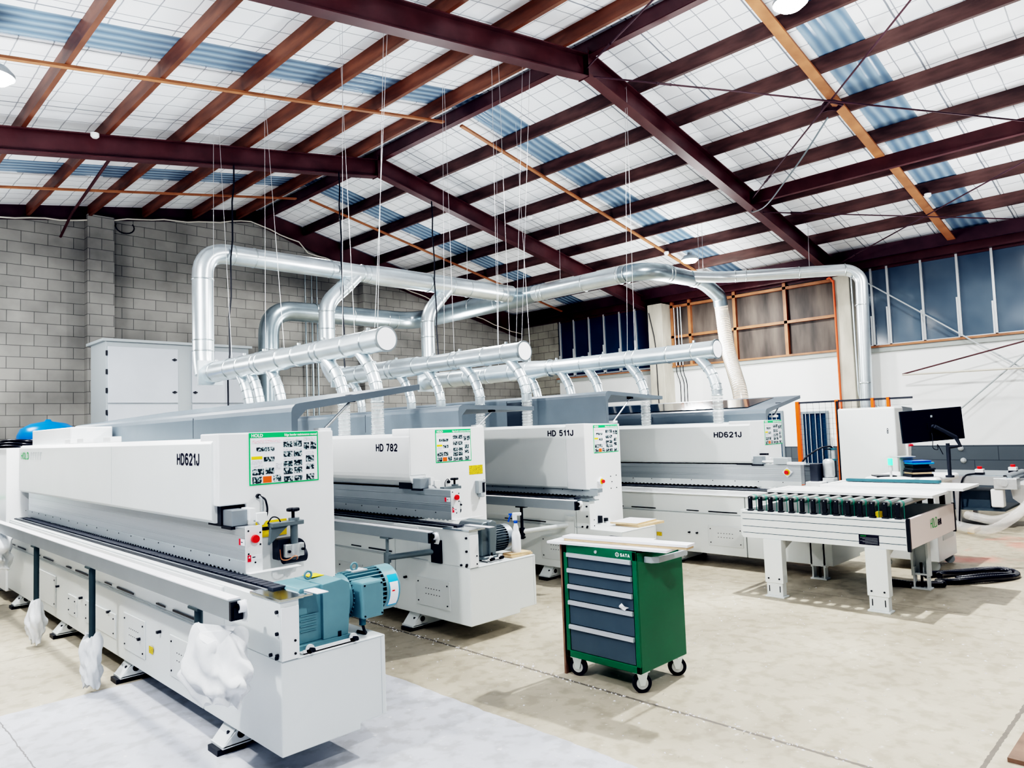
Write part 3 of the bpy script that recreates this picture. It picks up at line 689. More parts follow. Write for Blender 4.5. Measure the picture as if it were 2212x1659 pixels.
    if P['id'] in (1,2):
        e=MB().box(bx-.004,bx+.092,by0-.006,by0,.885,1.135).box(bx-.004,bx+.30,by0-.055,by0-.0,.880,.886).build('beam_end_plate','white2',root,bevel=.0015)
        estop(root,(bx+.044,by0-.006,1.065),(0,-1,0),.023)
        s=MB()
        for dx,z in ((.012,1.11),(.08,1.095),(.08,1.03),(.012,.985),(.05,.935)): s.cyl((bx+dx,by0-.006,z),(bx+dx,by0-.009,z),.005,n=8,sm=False)
        each(s,'plate_screw','black',root)
        st=MB().box(bx+.006,bx+.026,by0-.0075,by0-.006,.942,.978,0).box(bx+.026,bx+.085,by0-.0072,by0-.006,.95,.976,1); st.add([(bx+.010,by0-.008,.962),(bx+.022,by0-.008,.962),(bx+.016,by0-.008,.974)],[(0,1,2)],1)
        st.box(bx+.033,bx+.05,by0-.0078,by0-.0072,.962,.967,2)
        st.build('hazard_sticker',['stickr','stickw','txtk'],root)
        st=MB().box(bx-.0045,bx-.003,by0+.055,by0+.065+.012,1.03,1.065,0).box(bx-.0042,bx-.003,by0+.005,by0+.055,1.03,1.065,1).box(bx-.005,bx-.0042,by0+.03,by0+.05,1.045,1.05,2)
        st.build('hazard_sticker',['stickr','stickw','txtk'],root)
        # clamp unit
        cx,cy=x(px0+.385),y(py-.14)
        MB().cyl((cx,cy,.90),(cx,cy,1.10),.022,n=20).build('clamp_post','mgrey',root)
        MB().prism([(cx-.15,cy-.03),(cx+.05,cy-.03),(cx+.05,cy+.03),(cx-.15,cy+.03)],'z',1.10,1.125).cyl((cx,cy,1.125),(cx,cy,1.14),.032,n=20).prism([(cx-.16,1.00),(cx-.15,1.10),(cx-.04,1.10)],'y',cy-.012,cy+.012).build('clamp_arm','mgrey',root,bevel=.003)
        kb=MB().cyl((cx-.005,cy,1.14),(cx-.005,cy,1.18),.010,n=12)
        for a in range(4): kb.obox((cx-.005+.018*math.cos(a*PI/2),cy+.018*math.sin(a*PI/2),1.188),(.018,0,0),(0,.018,0),(0,0,.010))
        kb.build('star_knob','black',root,bevel=.006)
        MB().cyl((cx,cy,.915),(cx,cy,.99),.030,n=20).box(cx-.062,cx-.02,cy-.018,cy+.018,.915,.99).box(cx+.02,cx+.055,cy-.018,cy+.018,.915,.99).build('clamp_block','castal',root,bevel=.004)
        MB().cyl((cx-.045,cy-.018,.95),(cx-.045,cy-.032,.95),.009,n=6,sm=False).cyl((cx+.042,cy-.018,.955),(cx+.042,cy-.032,.955),.009,n=6,sm=False).build('clamp_bolts','black',root)
        MB().cyl((cx+.03,cy+.03,.955),(cx+.03,cy+.13,.955),.06,n=28).box(cx-.09,cx+.03,cy+.025,cy+.1,.90,1.02).build('drive_motor','dark' if P['id']==1 else 'mgrey',root,bevel=.006)
        MB().cyl((cx-.02,cy+.10,.90),(cx+.12,cy+.10,.90),.04,n=24).build('lower_motor','dark',root,bevel=.008)
        MB().tube(fillet([(cx-.10,cy-.02,.97),(cx-.10,cy-.03,.91),(cx-.06,cy-.04,.905),(cx-.02,cy-.04,.925),(cx+.0,cy-.04,.92),(cx-.008,cy-.04,.90)],.02),.003,6).build('copper_pipe','copper',root)
        px=x(px0+.30)
        if P['id']==1:
            g=(px-.07,y(py),1.275)
            MB().cyl(g,(g[0],g[1]-.02,g[2]),.014,n=8).build('cable_gland','black',root)
            MB().tube(fillet([(g[0],g[1]-.02,g[2]),(g[0]+.03,g[1]-.035,g[2]-.015),(g[0]+.045,g[1]-.04,g[2]-.09),(g[0]+.015,g[1]-.04,g[2]-.16)],.04),.006,8).build('cable','black',root)
            MB().tube(fillet([(g[0],g[1]-.02,g[2]),(g[0]+.015,g[1]-.03,g[2]-.02),(g[0]+.015,g[1]-.03,g[2]-.1),(g[0]+.0,g[1]-.04,g[2]-.16)],.04),.007,8).build('cable','alu',root)
            MB().tube(fillet([(g[0]+.0,g[1]-.12,1.12),(g[0]+.03,g[1]-.12,1.16),(g[0]+.06,g[1]-.14,1.15),(g[0]+.07,g[1]-.15,1.11)],.03),.004,8).build('cable','black',root)
            yl=MB().box(x(px0+.215),x(px0+.41),y(py)-.002,y(py),1.03,1.125,0).box(x(px0+.25),x(px0+.37),y(py)-.003,y(py)-.002,1.07,1.09,1)
            yl.build('warning_label',['yellow','txtk'],root)['label']='yellow warning label'
        else:
            MB().box(px+.382,px+.553,y(py)-.002,y(py),1.20,1.285).build('warning_label','yline',root)['label']='yellow warning label'
            g=(px+.12,y(py),1.155)
            MB().cyl(g,(g[0],g[1]-.02,g[2]),.014,n=8).build('cable_gland','black',root)
            MB().tube(fillet([(g[0],g[1]-.02,g[2]),(g[0]-.04,g[1]-.05,g[2]+.035),(g[0]-.12,g[1]-.1,g[2]+.01),(g[0]-.13,g[1]-.12,g[2]-.06)],.04),.004,8).build('cable','black',root)
            fx=x(.93)
            fr_=MB().box(fx,fx+.085,y(py)-.05,y(py),1.02,1.14).box(fx+.02,fx+.07,y(py)-.06,y(py)-.01,.985,1.02).build('filter_regulator','lgrey',root,bevel=.006)
            MB().box(fx+.05,fx+.075,y(py)-.056,y(py)-.05,1.03,1.12).cyl((fx+.085,y(py)-.03,1.14),(fx+.095,y(py)-.03,1.11),.01,n=8).build('gauge','black',fr_)
    # lettering
    s,yy,z,h,wd_=P['text']; strokes(s,h,wd_,'-X',(X-.0012,yy,z),'txtk',hood)
    # grey lid
    lx,lz,tx,tzp=P['lid']; th=.042
    ly0,ly1=y(py+.02),y(P['hL']-.1)
    r=.055
    A=[(x(lx),1.60),(x(lx),lz-r)]+[(x(lx)+r*(1-math.cos(a)),lz-r+r*math.sin(a)) for a in (PI/6,PI/3,PI/2)]
    A+=[(x(tx),tzp+ .02),(x(tx),tzp-.02),(x(lx)+th+.06,lz-th-.0),(x(lx)+th,lz-th-.06),(x(lx)+th,1.60)]
    ngs=MB().prism(A,'y',ly0,ly1)
    lidm=['grey','ggrey']
    o=ngs.build('lid',lidm,root)
    if P['id']==4:
        MB().prism([(x(lx)+.16,lz+(tzp+.02-lz)*.16/(tx-lx)+.004),(x(tx)-.1,tzp+.02-(tzp+.02-lz)*.1/(tx-lx)+.004),(x(tx)-.1,tzp+.02-(tzp+.02-lz)*.1/(tx-lx)+.0),(x(lx)+.16,lz+(tzp+.02-lz)*.16/(tx-lx))],'y',ly0+.3,ly1-.1).build('lid_gloss_top','ggrey',o)  # dark glossy sheet laid on the lid, standing for its reflecting top
    MB().box(x(lx)-.0012,x(lx)+.001,ly0+1.55,ly0+1.556,1.63,lz-.04).build('seam','black',o)
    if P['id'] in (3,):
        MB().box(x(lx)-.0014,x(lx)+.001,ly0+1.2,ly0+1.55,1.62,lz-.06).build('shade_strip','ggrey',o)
    sx=x((lx+tx)/2-.05); sz=(lz+tzp)/2-.045
    MB().cyl((x(px1)-.04,y(py)+.06,1.645),(sx,y(py)+.06,sz),.009,n=8).build('gas_strut','alu',root)
    MB().box(sx-.02,sx+.02,y(py)+.03,y(py)+.09,sz-.005,sz+.045).build('strut_mount','black',root)
    MB().box(x(px1)-.08,x(px1)+.0,y(py)+.02,y(py)+.1,1.64,1.665).build('strut_base','white2',root,bevel=.003)
    # feet
    for yy in P['feet']: foot(root,x(-.03),yy)
    for yy in P['feet']: MB().box(x(.45),x(.6),yy-.05,yy+.05,0,zb0+.02).build('rear_foot','black',root)
    # electrical cabinet at the far end
    if P.get('ecab',True):
        MB().box(x(-.02),x(.75),y(L+.02),y(L+.7),.1,1.6).build('control_cabinet','white2',root,bevel=.01)
    # feed rail
    if P.get('rail'):
        rx,ry,rz0,rz1=P['rail']
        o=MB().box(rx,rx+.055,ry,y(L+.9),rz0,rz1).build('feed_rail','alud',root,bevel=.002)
        MB().box(rx-.001,rx+.056,ry+.01,y(L+.9),rz1,rz1+.006).build('rail_strip','board',o)
        MB().box(rx,rx+.055,ry-.02,ry,rz0,rz1-.004).box(rx+.01,rx+.045,ry-.03,ry-.02,rz0+.01,rz1-.03).build('rail_end','black',o)
        MB().cyl((rx+.03,ry-.03,rz1-.028),(rx+.058,ry-.03,rz1-.028),.027,n=24).cyl((rx+.03,ry-.03,rz1-.028),(rx+.028,ry-.03,rz1-.028),.0,r2=.001,n=3).build('guide_roller','plastic',o,bevel=.003)
        MB().cyl((rx+.029,ry-.03,rz1-.028),(rx+.0265,ry-.03,rz1-.028),.016,n=20).build('roller_hub','black',o)
        MB().prism([(ry-.065,rz1-.06),(ry-.05,rz1+.0),(ry-.02,rz1),(ry-.0,rz0-.01),(ry-.05,rz0-.01)],'x',rx+.058,rx+.062).build('roller_bracket','white2',o)
        MB().box(rx+.056,rx+.12,ry+.1,ry+.13,rz0+.02,rz0+.04).build('rail_link','white2',o)
    for a in P.get('arms',()):
        ax,ay,z1,z2,m,r_=a
        MB().box(ax-.03,ax+.035,ay-.06,ay+.06,z1-.012,z1).cyl((ax,ay,z2),(ax,ay,z1-.01),r_,n=16).build('rail_post',m,root)
        if P['id'] in (2,3):
            MB().cyl((ax,ay,z2-.005),(ax,ay,z2+.075),.030,n=18).cyl((ax,ay,z2-.04),(ax,ay,z2-.005),.018,n=12).build('swivel_joint',m,root)
            q=(x(.02),ay-.42,z2+.10)
            MB().cyl((ax,ay,z2+.035),q,.024,n=16).build('swing_arm',m if P['id']==2 else 'white',root)
            MB().box(x(-.02),x(.02),q[1]-.06,q[1]+.06,q[2]-.09,q[2]+.09).build('arm_bracket','black' if P['id']==2 else 'white',root)
    return root

HY=lambda y0,y1:(y0,y1)
m1=machine(dict(id=1,X0=1.62,Y0=3.20,L=6.0,py=.90,px=(.095,.836),hx=.08,hz=(1.135,1.622),hL=5.95,T=0,by=.66,
  label='nearest white edge banding machine at front left, blue-green gearmotor on its end',
  poster=(1.895,2.347,1.338,1.647),text=('HD621J',4.685,1.464,.076,.352),lid=(.56,1.825,1.56,1.94),
  feet=(3.84,5.47,7.13,8.75),panels=((7.24,7.84,.22,.49,0),(6.60,6.84,.24,.40,0),(5.62,6.35,.25,.42,0),(5.02,5.435,.225,.467,1),(4.18,4.58,.225,.465,1)),
  knobs=((7.15,.42),(5.75,.42),(5.10,.345),(4.75,.45),(6.45,.42)),ylab=(4.90,.312),rail=(1.40,3.25,.802,.890),
  arms=((1.425,3.66,.802,.55,'pole',.020),(1.425,5.445,.802,.30,'pole',.020),(1.425,7.0,.802,.3,'pole',.020)),
  caps=(6.2,6.95,7.35)))
m1['label']='nearest white edge banding machine at front left, blue-green gearmotor on its end'
strokes('HOLD',.075,.36,'-X',(1.698,9.05,1.478),'txtg',m1,'logo_lettering',.16)
fr=MB()
for i in range(5): fr.box(1.6965,1.698,8.60-i*.10,8.606-i*.10,1.475,1.55).box(1.6965,1.698,8.545-i*.10,8.606-i*.10,1.545,1.551)
fr.build('logo_pattern','lgrey',m1)
mb=MB().box(1.80,2.15,7.55,9.05,1.62,1.775); o=mb.build('motor_cover','white2',m1,bevel=.01)
mb=MB().box(1.82,2.0,9.045,9.05,1.0,1.0)
# gearmotor parts on machine 1
def gearmotor(root,x0,y0,zb_,mg,mm,big=True):
    g=MB()
    w=.27 if big else .13; D=.30
    g.prism([(x0,zb_+.03),(x0+w,zb_+.03),(x0+w,zb_+.19),(x0+w-.0,zb_+.30),(x0+.02,zb_+.295),(x0,zb_+.27)],'y',y0+.02,y0+D)
    g.prism([(x0+.13*w/.27,zb_+.03),(x0+w,zb_+.03),(x0+w+.015,zb_+.18),(x0+w+.015,zb_+.285),(x0+w-.03,zb_+.31),(x0+.13*w/.27,zb_+.30)],'y',y0-.005,y0+D-.02)
    g.box(x0-.005,x0+w+.01,y0-.01,y0+D,zb_+.004,zb_+.03)
    for i in range(4 if big else 0): g.box(x0+.015,x0+.105,y0+.012,y0+.02,zb_+.085+i*.025,zb_+.091+i*.025)
    gb=g.build('gearbox',mg,root,bevel=.010,seg=3)
    if big:
        MB().prism([(x0+.16,zb_+.309),(x0+.235,zb_+.309),(x0+.235,zb_+.312),(x0+.16,zb_+.312)],'y',y0+.16,y0+.25).build('nameplate','yellow',gb)
        MB().tube([Vector((x0+.12+.019*math.cos(t*PI/8),y0+.12,zb_+.335+.019*math.sin(t*PI/8))) for t in range(17)],.006,8).build('lifting_eye','teal',gb)
    cyy=y0+.15; cz=zb_+(.19 if big else .13); R=.118 if big else .105
    a=x0+w+.01; L=.36 if big else .26
    m=MB()
    m.cyl((a,cyy,cz),(a+.05,cyy,cz),R*.62,R*.95,n=28)
    m.cyl((a+.05,cyy,cz),(a+L*.7,cyy,cz),R*.86,n=28)
    for i in range(30):
        t=2*PI*i/30; m.obox((a+.05+(L*.66)/2,cyy+R*.93*math.cos(t),cz+R*.93*math.sin(t)),(L*.33,0,0),(0,R*.09*math.cos(t),R*.09*math.sin(t)),(0,-.0028*math.sin(t),.0028*math.cos(t)))
    mo=m.build('motor',mm,root)
    MB().cyl((a+L*.70,cyy,cz),(a+L*.715,cyy,cz),R*.99,n=32).build('fan_gap','black',mo)
    MB().cyl((a+L*.715,cyy,cz),(a+L*.95,cyy,cz),R*1.03,n=36).cyl((a+L*.95,cyy,cz),(a+L,cyy,cz),R*1.03,R*.86,n=36).build('fan_cover',mm if big else 'alud',mo)
    if big:
        MB().box(a+.055,a+.185,cyy-R-.075,cyy-.02,cz-.10,cz+.085).build('terminal_box',mm,mo,bevel=.010)
        s=MB()
        for dx in (.068,.172):
            for dz in (-.085,.07): s.cyl((a+dx,cyy-R-.075,cz+dz),(a+dx,cyy-R-.079,cz+dz),.005,n=8)
        each(s,'box_screw','black',mo)
        MB().cyl((a+.08,cyy-R-.03,cz-.10),(a+.08,cyy-R-.03,cz-.135),.018,n=12).build('gland','tealD',mo)
        MB().tube(fillet([(a+.08,cyy-R-.03,cz-.13),(a+.09,cyy-R-.03,cz-.17),(a+.11,cyy-R-.02,cz-.187),(a+.10,cyy-R+.05,cz-.187)],.03),.008,8).build('motor_cable','black',mo)
        st=MB(); 
        def curved(x_0,x_1,a0,a1,mi):
            vs=[];n=6
            for i in range(n+1):
                t=a0+(a1-a0)*i/n
                for xx in (x_0,x_1): vs.append((xx,cyy+(R*1.03+.001+.0006*mi)*math.cos(t),cz+(R*1.03+.001+.0006*mi)*math.sin(t)))
            st.add(vs,[(2*i,2*i+1,2*i+3,2*i+2) for i in range(n)],mi,True)
        curved(a+L*.76,a+L*.93,PI-.70,PI+.80,0); curved(a+L*.77,a+L*.92,PI-.35,PI+.72,1); curved(a+L*.80,a+L*.85,PI+.0,PI+.06,2)
        st.build('energy_sticker',['stickb','stickw','red'],mo)
        MB().tube([Vector((a+.13+.019*math.cos(t*PI/8),cyy,cz+R+.02+.019*math.sin(t*PI/8))) for t in range(17)],.006,8).build('lifting_eye','teal',mo)
        MB().box(a+.10,a+.19,cyy-.04,cyy+.04,cz+R-.006,cz+R+.002).build('nameplate','lgrey',mo)
    # mounting plate
    q=MB().box(x0-.005,x0+w+.03,y0-.055,y0-.045,zb_-.005,zb_+.02).box(x0-.005,x0+w+.03,y0-.055,y0+.02,zb_,zb_+.006)
    for dx in (.03,w-.0): q.cyl((x0+dx,y0-.055,zb_+.02),(x0+dx,y0-.045,zb_+.02),.022,n=16)
    q.build('mounting_plate','white2',root)
    b_=MB()
    for dx in (.03,w-.0): b_.cyl((x0+dx+.0,y0-.075,zb_+.02),(x0+dx,y0-.02,zb_+.02),.008,n=8).cyl((x0+dx,y0-.085,zb_+.02),(x0+dx,y0-.072,zb_+.02),.012,n=6,sm=False)
    b_.cyl((x0+w-.05,y0+.0,zb_+.03),(x0+w-.05,y0,zb_+.055),.012,n=8)
    each(b_,'adjusting_bolt','black',root)
gearmotor(m1,1.745,3.26,.578,'teal','teal')
for (yy,sd,h,zt,r) in ((5.43,3,.30,.05,.060),(6.98,5,.30,.05,.060)):
    wrap(m1,(1.42,yy,zt),h,r,sd,lean=-.05)['label']='white foam wrapped round the rail post foot'
o=wrap(m1,(1.44,3.50,.44),.27,.105,11,lean=-.16,sy=2.1); o['label']='white foam sheet wrapped round the rail post'
o=wrap(m1,(1.40,8.6,.45),.33,.14,21,lean=-.1,sy=2.2); o['label']='white foam sheet bundled at the far post'
o=wrap(m1,(1.30,9.3,.35),.45,.12,23,lean=.0,sy=2.); o['label']='white foam sheet bundled at the far post'

m2=machine(dict(id=2,X0=3.63,Y0=4.15,L=5.6,py=.95,px=(.18,1.07),hx=.17,hz=(1.135,1.605),hL=5.5,T=0,by=.47,round=.12,bw=.72,
  label='white edge banding machine second from the left with a rounded hood and black model lettering',
  poster=(4.098,4.524,1.332,1.630),text=('HD 782',5.60,1.450,.072,.335),lid=(.77,1.858,1.80,1.818),
  feet=(4.90,6.5,8.1),panels=((4.385,4.81,.222,.445,1),(5.6,6.0,.22,.45,0)),knobs=((4.95,.42),),rail=(3.42,4.38,.772,.852),
  arms=((3.445,4.95,.772,.57,'mgrey',.013),)))
gearmotor(m2,3.87,4.25,.585,'mgrey','mgrey',big=False)
m3=machine(dict(id=3,X0=5.72,Y0=4.28,L=5.2,py=.57,c0=.40,px=(.18,.80),hx=.18,hz=(.95,1.642),hL=5.12,T=0,by=.47,
  label='third white edge banding machine, behind the green tool chest, tall plain hood',
  poster=(6.053,6.485,1.322,1.622),text=('HD 511J',5.37,1.515,.068,.372),lid=(.60,1.995,1.72,1.925),
  feet=(5.30,6.8,8.4),panels=((4.9,5.35,.22,.46,1),),knobs=((5.6,.42),),rail=(5.40,4.60,.80,.888),
  arms=((5.425,5.35,.80,.50,'black',.016),)))
estop(m3,(6.135,4.85,1.02),(0,-1,0),.02,base=.036)
q=MB()
for dx,z in ((.60,1.06),(.70,1.065),(.60,.93),(.70,.93),(.62,1.0)): q.cyl((5.72+dx,4.85,z),(5.72+dx,4.845,z),.006,n=8)
each(q,'screw','black',m3)
each(MB().box(6.07,6.10,4.81,4.85,.585,.66).box(6.17,6.21,4.82,4.85,.59,.625),'latch','black',m3)
m4=machine(dict(id=4,X0=7.30,Y0=2.90,L=4.8,py=.90,px=(.215,.97),hx=.2,hz=(1.140,1.588),hL=4.7,T=0,by=.38,bw=1.0,
  label='farthest white edge banding machine, beside the roller conveyor, lid with glossy top',
  poster=(7.851,8.30,1.327,1.606),text=('HD621J',4.245,1.428,.066,.345),lid=(.65,1.745,1.62,1.885),
  feet=(4.7,6.2),panels=((3.84,4.26,.235,.455,1),(5.0,5.4,.24,.47,1)),knobs=((4.40,.36),(4.05+.45,.36)),ylab=(4.91,.31)))
# unit at the near end of machine 4
estop(m4,(7.56,3.42,1.045),(-1,0,0),.022,base=.04)
MB().lathe((7.72,3.05,.99),[(.052,0),(.058,.02),(.058,.14),(.056,.17),(.03,.19)]).build('vertical_motor','castal',m4)
MB().box(7.66,7.76,2.98,3.10,.885,.985).cyl((7.655,3.04,.93),(7.645,3.04,.93),.028,n=20).build('gear_unit','castal',m4,bevel=.006)
MB().cyl((7.645,3.04,.93),(7.638,3.04,.93),.012,n=12).build('gear_cap','black',m4)
MB().box(7.50,7.90,2.95,3.20,.862,.886).box(7.52,7.66,3.05,3.22,.886,.95).build('unit_plate','white2',m4,bevel=.003)
MB().box(7.6,7.78,3.12,3.2,.95,1.13).box(7.80,7.86,3.02,3.10,.9,1.16).build('unit_frame','dark',m4)
MB().cyl((7.83,3.04,1.17),(7.83,3.04,1.28),.020,n=16).cyl((7.83,3.04,1.28),(7.83,3.04,1.40),.007,n=8).build('air_cylinder','castal',m4)
MB().box(7.80,7.86,3.01,3.07,1.155,1.175).box(7.80,7.86,3.01,3.07,1.27,1.29).build('cylinder_ends','tealD',m4)
MB().tube(fillet([(7.60,3.3,1.12),(7.62,3.25,1.2),(7.70,3.12,1.30),(7.80,3.05,1.31),(7.83,3.04,1.28)],.08),.010,8).build('air_hose','black',m4)
MB().tube(fillet([(7.82,3.04,1.27),(7.74,3.10,1.29),(7.72,3.10,1.2),(7.78,3.06,1.12)],.06),.006,8).build('air_hose','black',m4)
MB().box(7.52,7.62,3.40,3.56,1.13,1.20).build('guide_box','lgrey',m4,bevel=.004)
MB().box(7.50,7.56,3.22,3.40,1.13,1.155).cyl((7.56,3.56,1.155),(7.56,3.72,1.155),.012,n=12).build('guide_rod','white2',m4)
MB().box(7.70,7.76,3.72,3.80,1.13,1.24).build('bracket','black',m4)

# items resting on machines
def slab(name,x0,x1,y0,y1,z0,z1,mats,label,cat,rot=0.,group=None):
    cx,cy=(x0+x1)/2,(y0+y1)/2
    mb=MB(); c,s=math.cos(rot),math.sin(rot)
    hx,hy=(x1-x0)/2,(y1-y0)/2
    P=[(cx+c*a*hx-s*b*hy, cy+s*a*hx+c*b*hy) for a,b in((-1,-1),(1,-1),(1,1),(-1,1))]
    vs=[(p[0],p[1],z) for z in (z0,z1) for p in P]
    mb.add(vs,[(0,3,2,1),(4,5,6,7)],0); mb.add(vs,[(0,1,5,4),(1,2,6,5),(2,3,7,6),(3,0,4,7)],1 if len(mats)>1 else 0)
    o=mb.build(name,mats,bevel=.001); tag(o,label,cat,group); return o
slab('mdf_offcut',4.11,4.36,4.185,4.31,.5762,.590,['mdf','mdf'],'lower pale wood offcut under the spray bottle','board',.05)
slab('mdf_offcut',4.13,4.34,4.19,4.30,.5905,.604,['mdf','mdf'],'upper pale wood offcut directly under the spray bottle','board',-.12)
t=empty('spray_bottle',(4.235,4.25,.6045),'milky spray bottle with blue trigger on two wood offcuts','bottle')
MB().lathe((4.235,4.25,.6045),[(.036,0),(.038,.02),(.038,.13),(.030,.16),(.022,.175),(.022,.20),(.015,.22),(.013,.235)]).build('bottle_body','plastic',t)
MB().lathe((4.235,4.25,.839),[(.016,0),(.016,.02),(.014,.022)]).build('bottle_cap','blue',t)
MB().obox((4.232,4.255,.885),(.014,-.014,0),(.008,.008,0),(0,0,.026)).obox((4.245,4.242,.912),(.026,-.026,.0),(.009,.009,0),(0,0,.012)).build('spray_head','plastic',t,bevel=.006)
MB().tube(fillet([(4.21,4.275,.91),(4.20,4.285,.885),(4.192,4.292,.85)],.01),.006,8).box(4.195,4.215,4.27,4.29,.905,.918).build('trigger','blue',t)
slab('white_board_offcut',6.02,6.42,4.34,4.66,.6,.618,['board','mdf'],'white board offcut lying on the machine ledge behind the tool chest, upper one','board',.1)
slab('wood_offcut',6.05,6.48,4.30,4.60,.5762,.5995,['mdf','mdf'],'pale wood board beneath the white offcut on the machine ledge','board',-.05)

# ------------------------------------------------------------------ tool chest
t=empty('tool_chest',(3.86,2.89,0),'green five-drawer roller tool chest with boards on top','tool chest')
x0,x1,y0,y1,z0,z1=3.60,4.11,2.60,3.18,.125,.85
MB().box(x0+.012,x1,y0,y1,z0,z1-.012).box(x0,x0+.014,y0,y0+.032,z0,z1).box(x0,x0+.014,y1-.032,y1,z0,z1).box(x0,x0+.014,y0,y1,z1-.058,z1).box(x0,x0+.014,y0,y1,z0,z0+.045).build('chest_body','green',t,bevel=.005)
MB().box(x0+.03,x1-.03,y0+.03,y1-.03,z1-.011,z1-.006).build('chest_top','black',t)
HZ=[.783,.683,.580,.477,.323]; BZ=[.70,.597,.494,.340,.172]
for i in range(5):
    d=MB().box(x0+.004,x0+.016,y0+.036,y1-.036,BZ[i],HZ[i]-.005).build('drawer','gpanel',t,bevel=.002)
    MB().prism([(x0-.014,HZ[i]-.012),(x0+.004,HZ[i]-.014),(x0+.004,HZ[i]+.014),(x0-.008,HZ[i]+.014),(x0-.014,HZ[i]+.010)],'y',y0+.036,y1-.036).build('drawer_handle','silver',d)
MB().cyl((x0,2.905,.822),(x0-.006,2.905,.822),.010,n=16).build('lock','silver',t)
strokes('SATA',.021,.072,'-X',(x0-.0015,2.715,.812),'txtw',t,'brand_lettering',.24)
hx_=MB()
cy_,cz_=2.738,.822
for i in range(6):
    a=PI/2+i*PI/3; b_=a+PI/3; ro,ri=.0155,.0115
    hx_.add([(x0-.0015,cy_-ro*math.cos(a),cz_+ro*math.sin(a)),(x0-.0015,cy_-ro*math.cos(b_),cz_+ro*math.sin(b_)),(x0-.0015,cy_-ri*math.cos(b_),cz_+ri*math.sin(b_)),(x0-.0015,cy_-ri*math.cos(a),cz_+ri*math.sin(a))],[(0,1,2,3)])
for dz in (-.004,.004): hx_.box(x0-.0016,x0-.0012,cy_-.007,cy_+.007,cz_+dz-.0012,cz_+dz+.0012)
hx_.build('brand_emblem','txtw',t)
MB().prism([(3.68,2.60),(3.68,2.545),(3.72,2.515),(4.04,2.515),(4.08,2.545),(4.08,2.60),(4.065,2.60),(4.065,2.552),(4.035,2.53),(3.725,2.53),(3.695,2.552),(3.695,2.60)],'z',.775,.812).build('push_handle','lgrey',t,bevel=.004)
def caster(cx,cy,sw):
    c=MB().cyl((cx-.014*math.cos(sw),cy-.014*math.sin(sw),.058),(cx+.014*math.cos(sw),cy+.014*math.sin(sw),.058),.058,n=32).build('caster_wheel','black',t,bevel=.006)
    MB().cyl((cx-.017*math.cos(sw),cy-.017*math.sin(sw),.058),(cx+.017*math.cos(sw),cy+.017*math.sin(sw),.058),.036,n=24).build('wheel_hub','castal',c)
    k=MB()
    for s_ in (-1,1):
        ox,oy=s_*.022*math.cos(sw),s_*.022*math.sin(sw); a=(-math.sin(sw),math.cos(sw))
        k.add([(cx+ox+a[0]*d_+e*math.cos(sw),cy+oy+a[1]*d_+e*math.sin(sw),z) for e in (-.0015,.0015) for d_,z in ((-.014,.045),(.014,.045),(.035,.12),(-.035,.12))],[(0,1,2,3),(7,6,5,4),(0,4,5,1),(1,5,6,2),(2,6,7,3),(3,7,4,0)])
    k.box(cx-.04,cx+.04,cy-.035,cy+.035,.117,.125)
    k.build('caster_fork','galv',t)
caster(3.66,2.64,.9); caster(3.655,3.13,.25); caster(4.05,2.64,.75); caster(4.05,3.13,.3)
# boards on the chest
def strip(name,p,q,w,z0,z1,mats,label):
    p=Vector((*p,0));q=Vector((*q,0)); d=(q-p).normalized(); nrm=Vector((-d.y,d.x,0)); 
    if nrm.x<0: nrm=-nrm
    c=(p+q)/2+nrm*w/2; L=(q-p).length/2
    mb=MB(); mb.obox((c.x,c.y,(z0+z1)/2),d*L,nrm*w/2,(0,0,(z1-z0)/2))
    mb.m=[0,0]+[1 if len(mats)>1 else 0]*4
    o=mb.build(name,mats,bevel=.001); tag(o,label,'board'); return o
strip('white_board',(3.555,3.28),(3.66,2.42),.17,.8505,.866,['board','board'],'lowest white board strip lying on the green tool chest')
strip('wood_strip',(3.625,3.19),(3.735,2.33),.10,.8665,.881,['mdf','mdf'],'raw wood strip between two white boards on the tool chest')
strip('white_board',(3.62,3.20),(3.73,2.32),.105,.8815,.897,['board','board'],'topmost white board strip on the green tool chest')
strip('white_board',(3.78,3.15),(3.90,2.70),.12,.8505,.866,['board','board'],'short white board at the back of the chest top')
o=MB().prism([(3.62,3.21),(3.75,3.21),(3.75,3.225),(3.62,3.225)],'z',0,.845).build('brown_board','brownb'); tag(o,'brown board standing upright against the left side of the tool chest','board')
mb=MB(); rnd=random.Random(4)
vs=[(3.592+rnd.uniform(-.02,.0),2.70+.045*math.cos(a)*rnd.uniform(.5,1),.493+.02+.025*math.sin(a)*rnd.uniform(.4,1)) for a in [i*PI/5 for i in range(10)]]+[(3.575,2.71,.515)]
mb.add(vs,[(i,(i+1)%10,10) for i in range(10)])
o=mb.build('plastic_scrap','plastic'); tag(o,'crumpled clear plastic scrap on the fourth drawer handle','scrap')

# ------------------------------------------------------------------ roller conveyor
t=empty('roller_conveyor',(6.95,2.6,0),'white roller conveyor on four legs right of the tool chest','conveyor')
fb=MB().box(6.36,6.42,1.93,3.35,.52,.768).build('front_beam','white',t,bevel=.002)
g=MB()
for z in (.565,.625,.69,.745): g.box(6.3585,6.361,1.935,3.345,z,z+.005)
g.build('beam_grooves','gpanel',fb)
MB().box(7.62,7.68,1.93,3.35,.52,.768).build('rear_beam','white',t,bevel=.002)
MB().box(6.375,7.67,1.905,1.93,.53,.775).build('end_panel','pink',t,bevel=.004)
MB().box(6.375,7.67,3.35,3.372,.53,.775).build('end_panel','white',t,bevel=.004)
MB().box(6.35,6.375,1.90,1.925,.515,.78).box(7.67,7.695,1.90,1.925,.515,.78).build('corner_strip','black',t)
strokes('HOLD',.085,.20,'-Y',(6.92,1.903,.63),'txtg',t,'brand_lettering',.10)
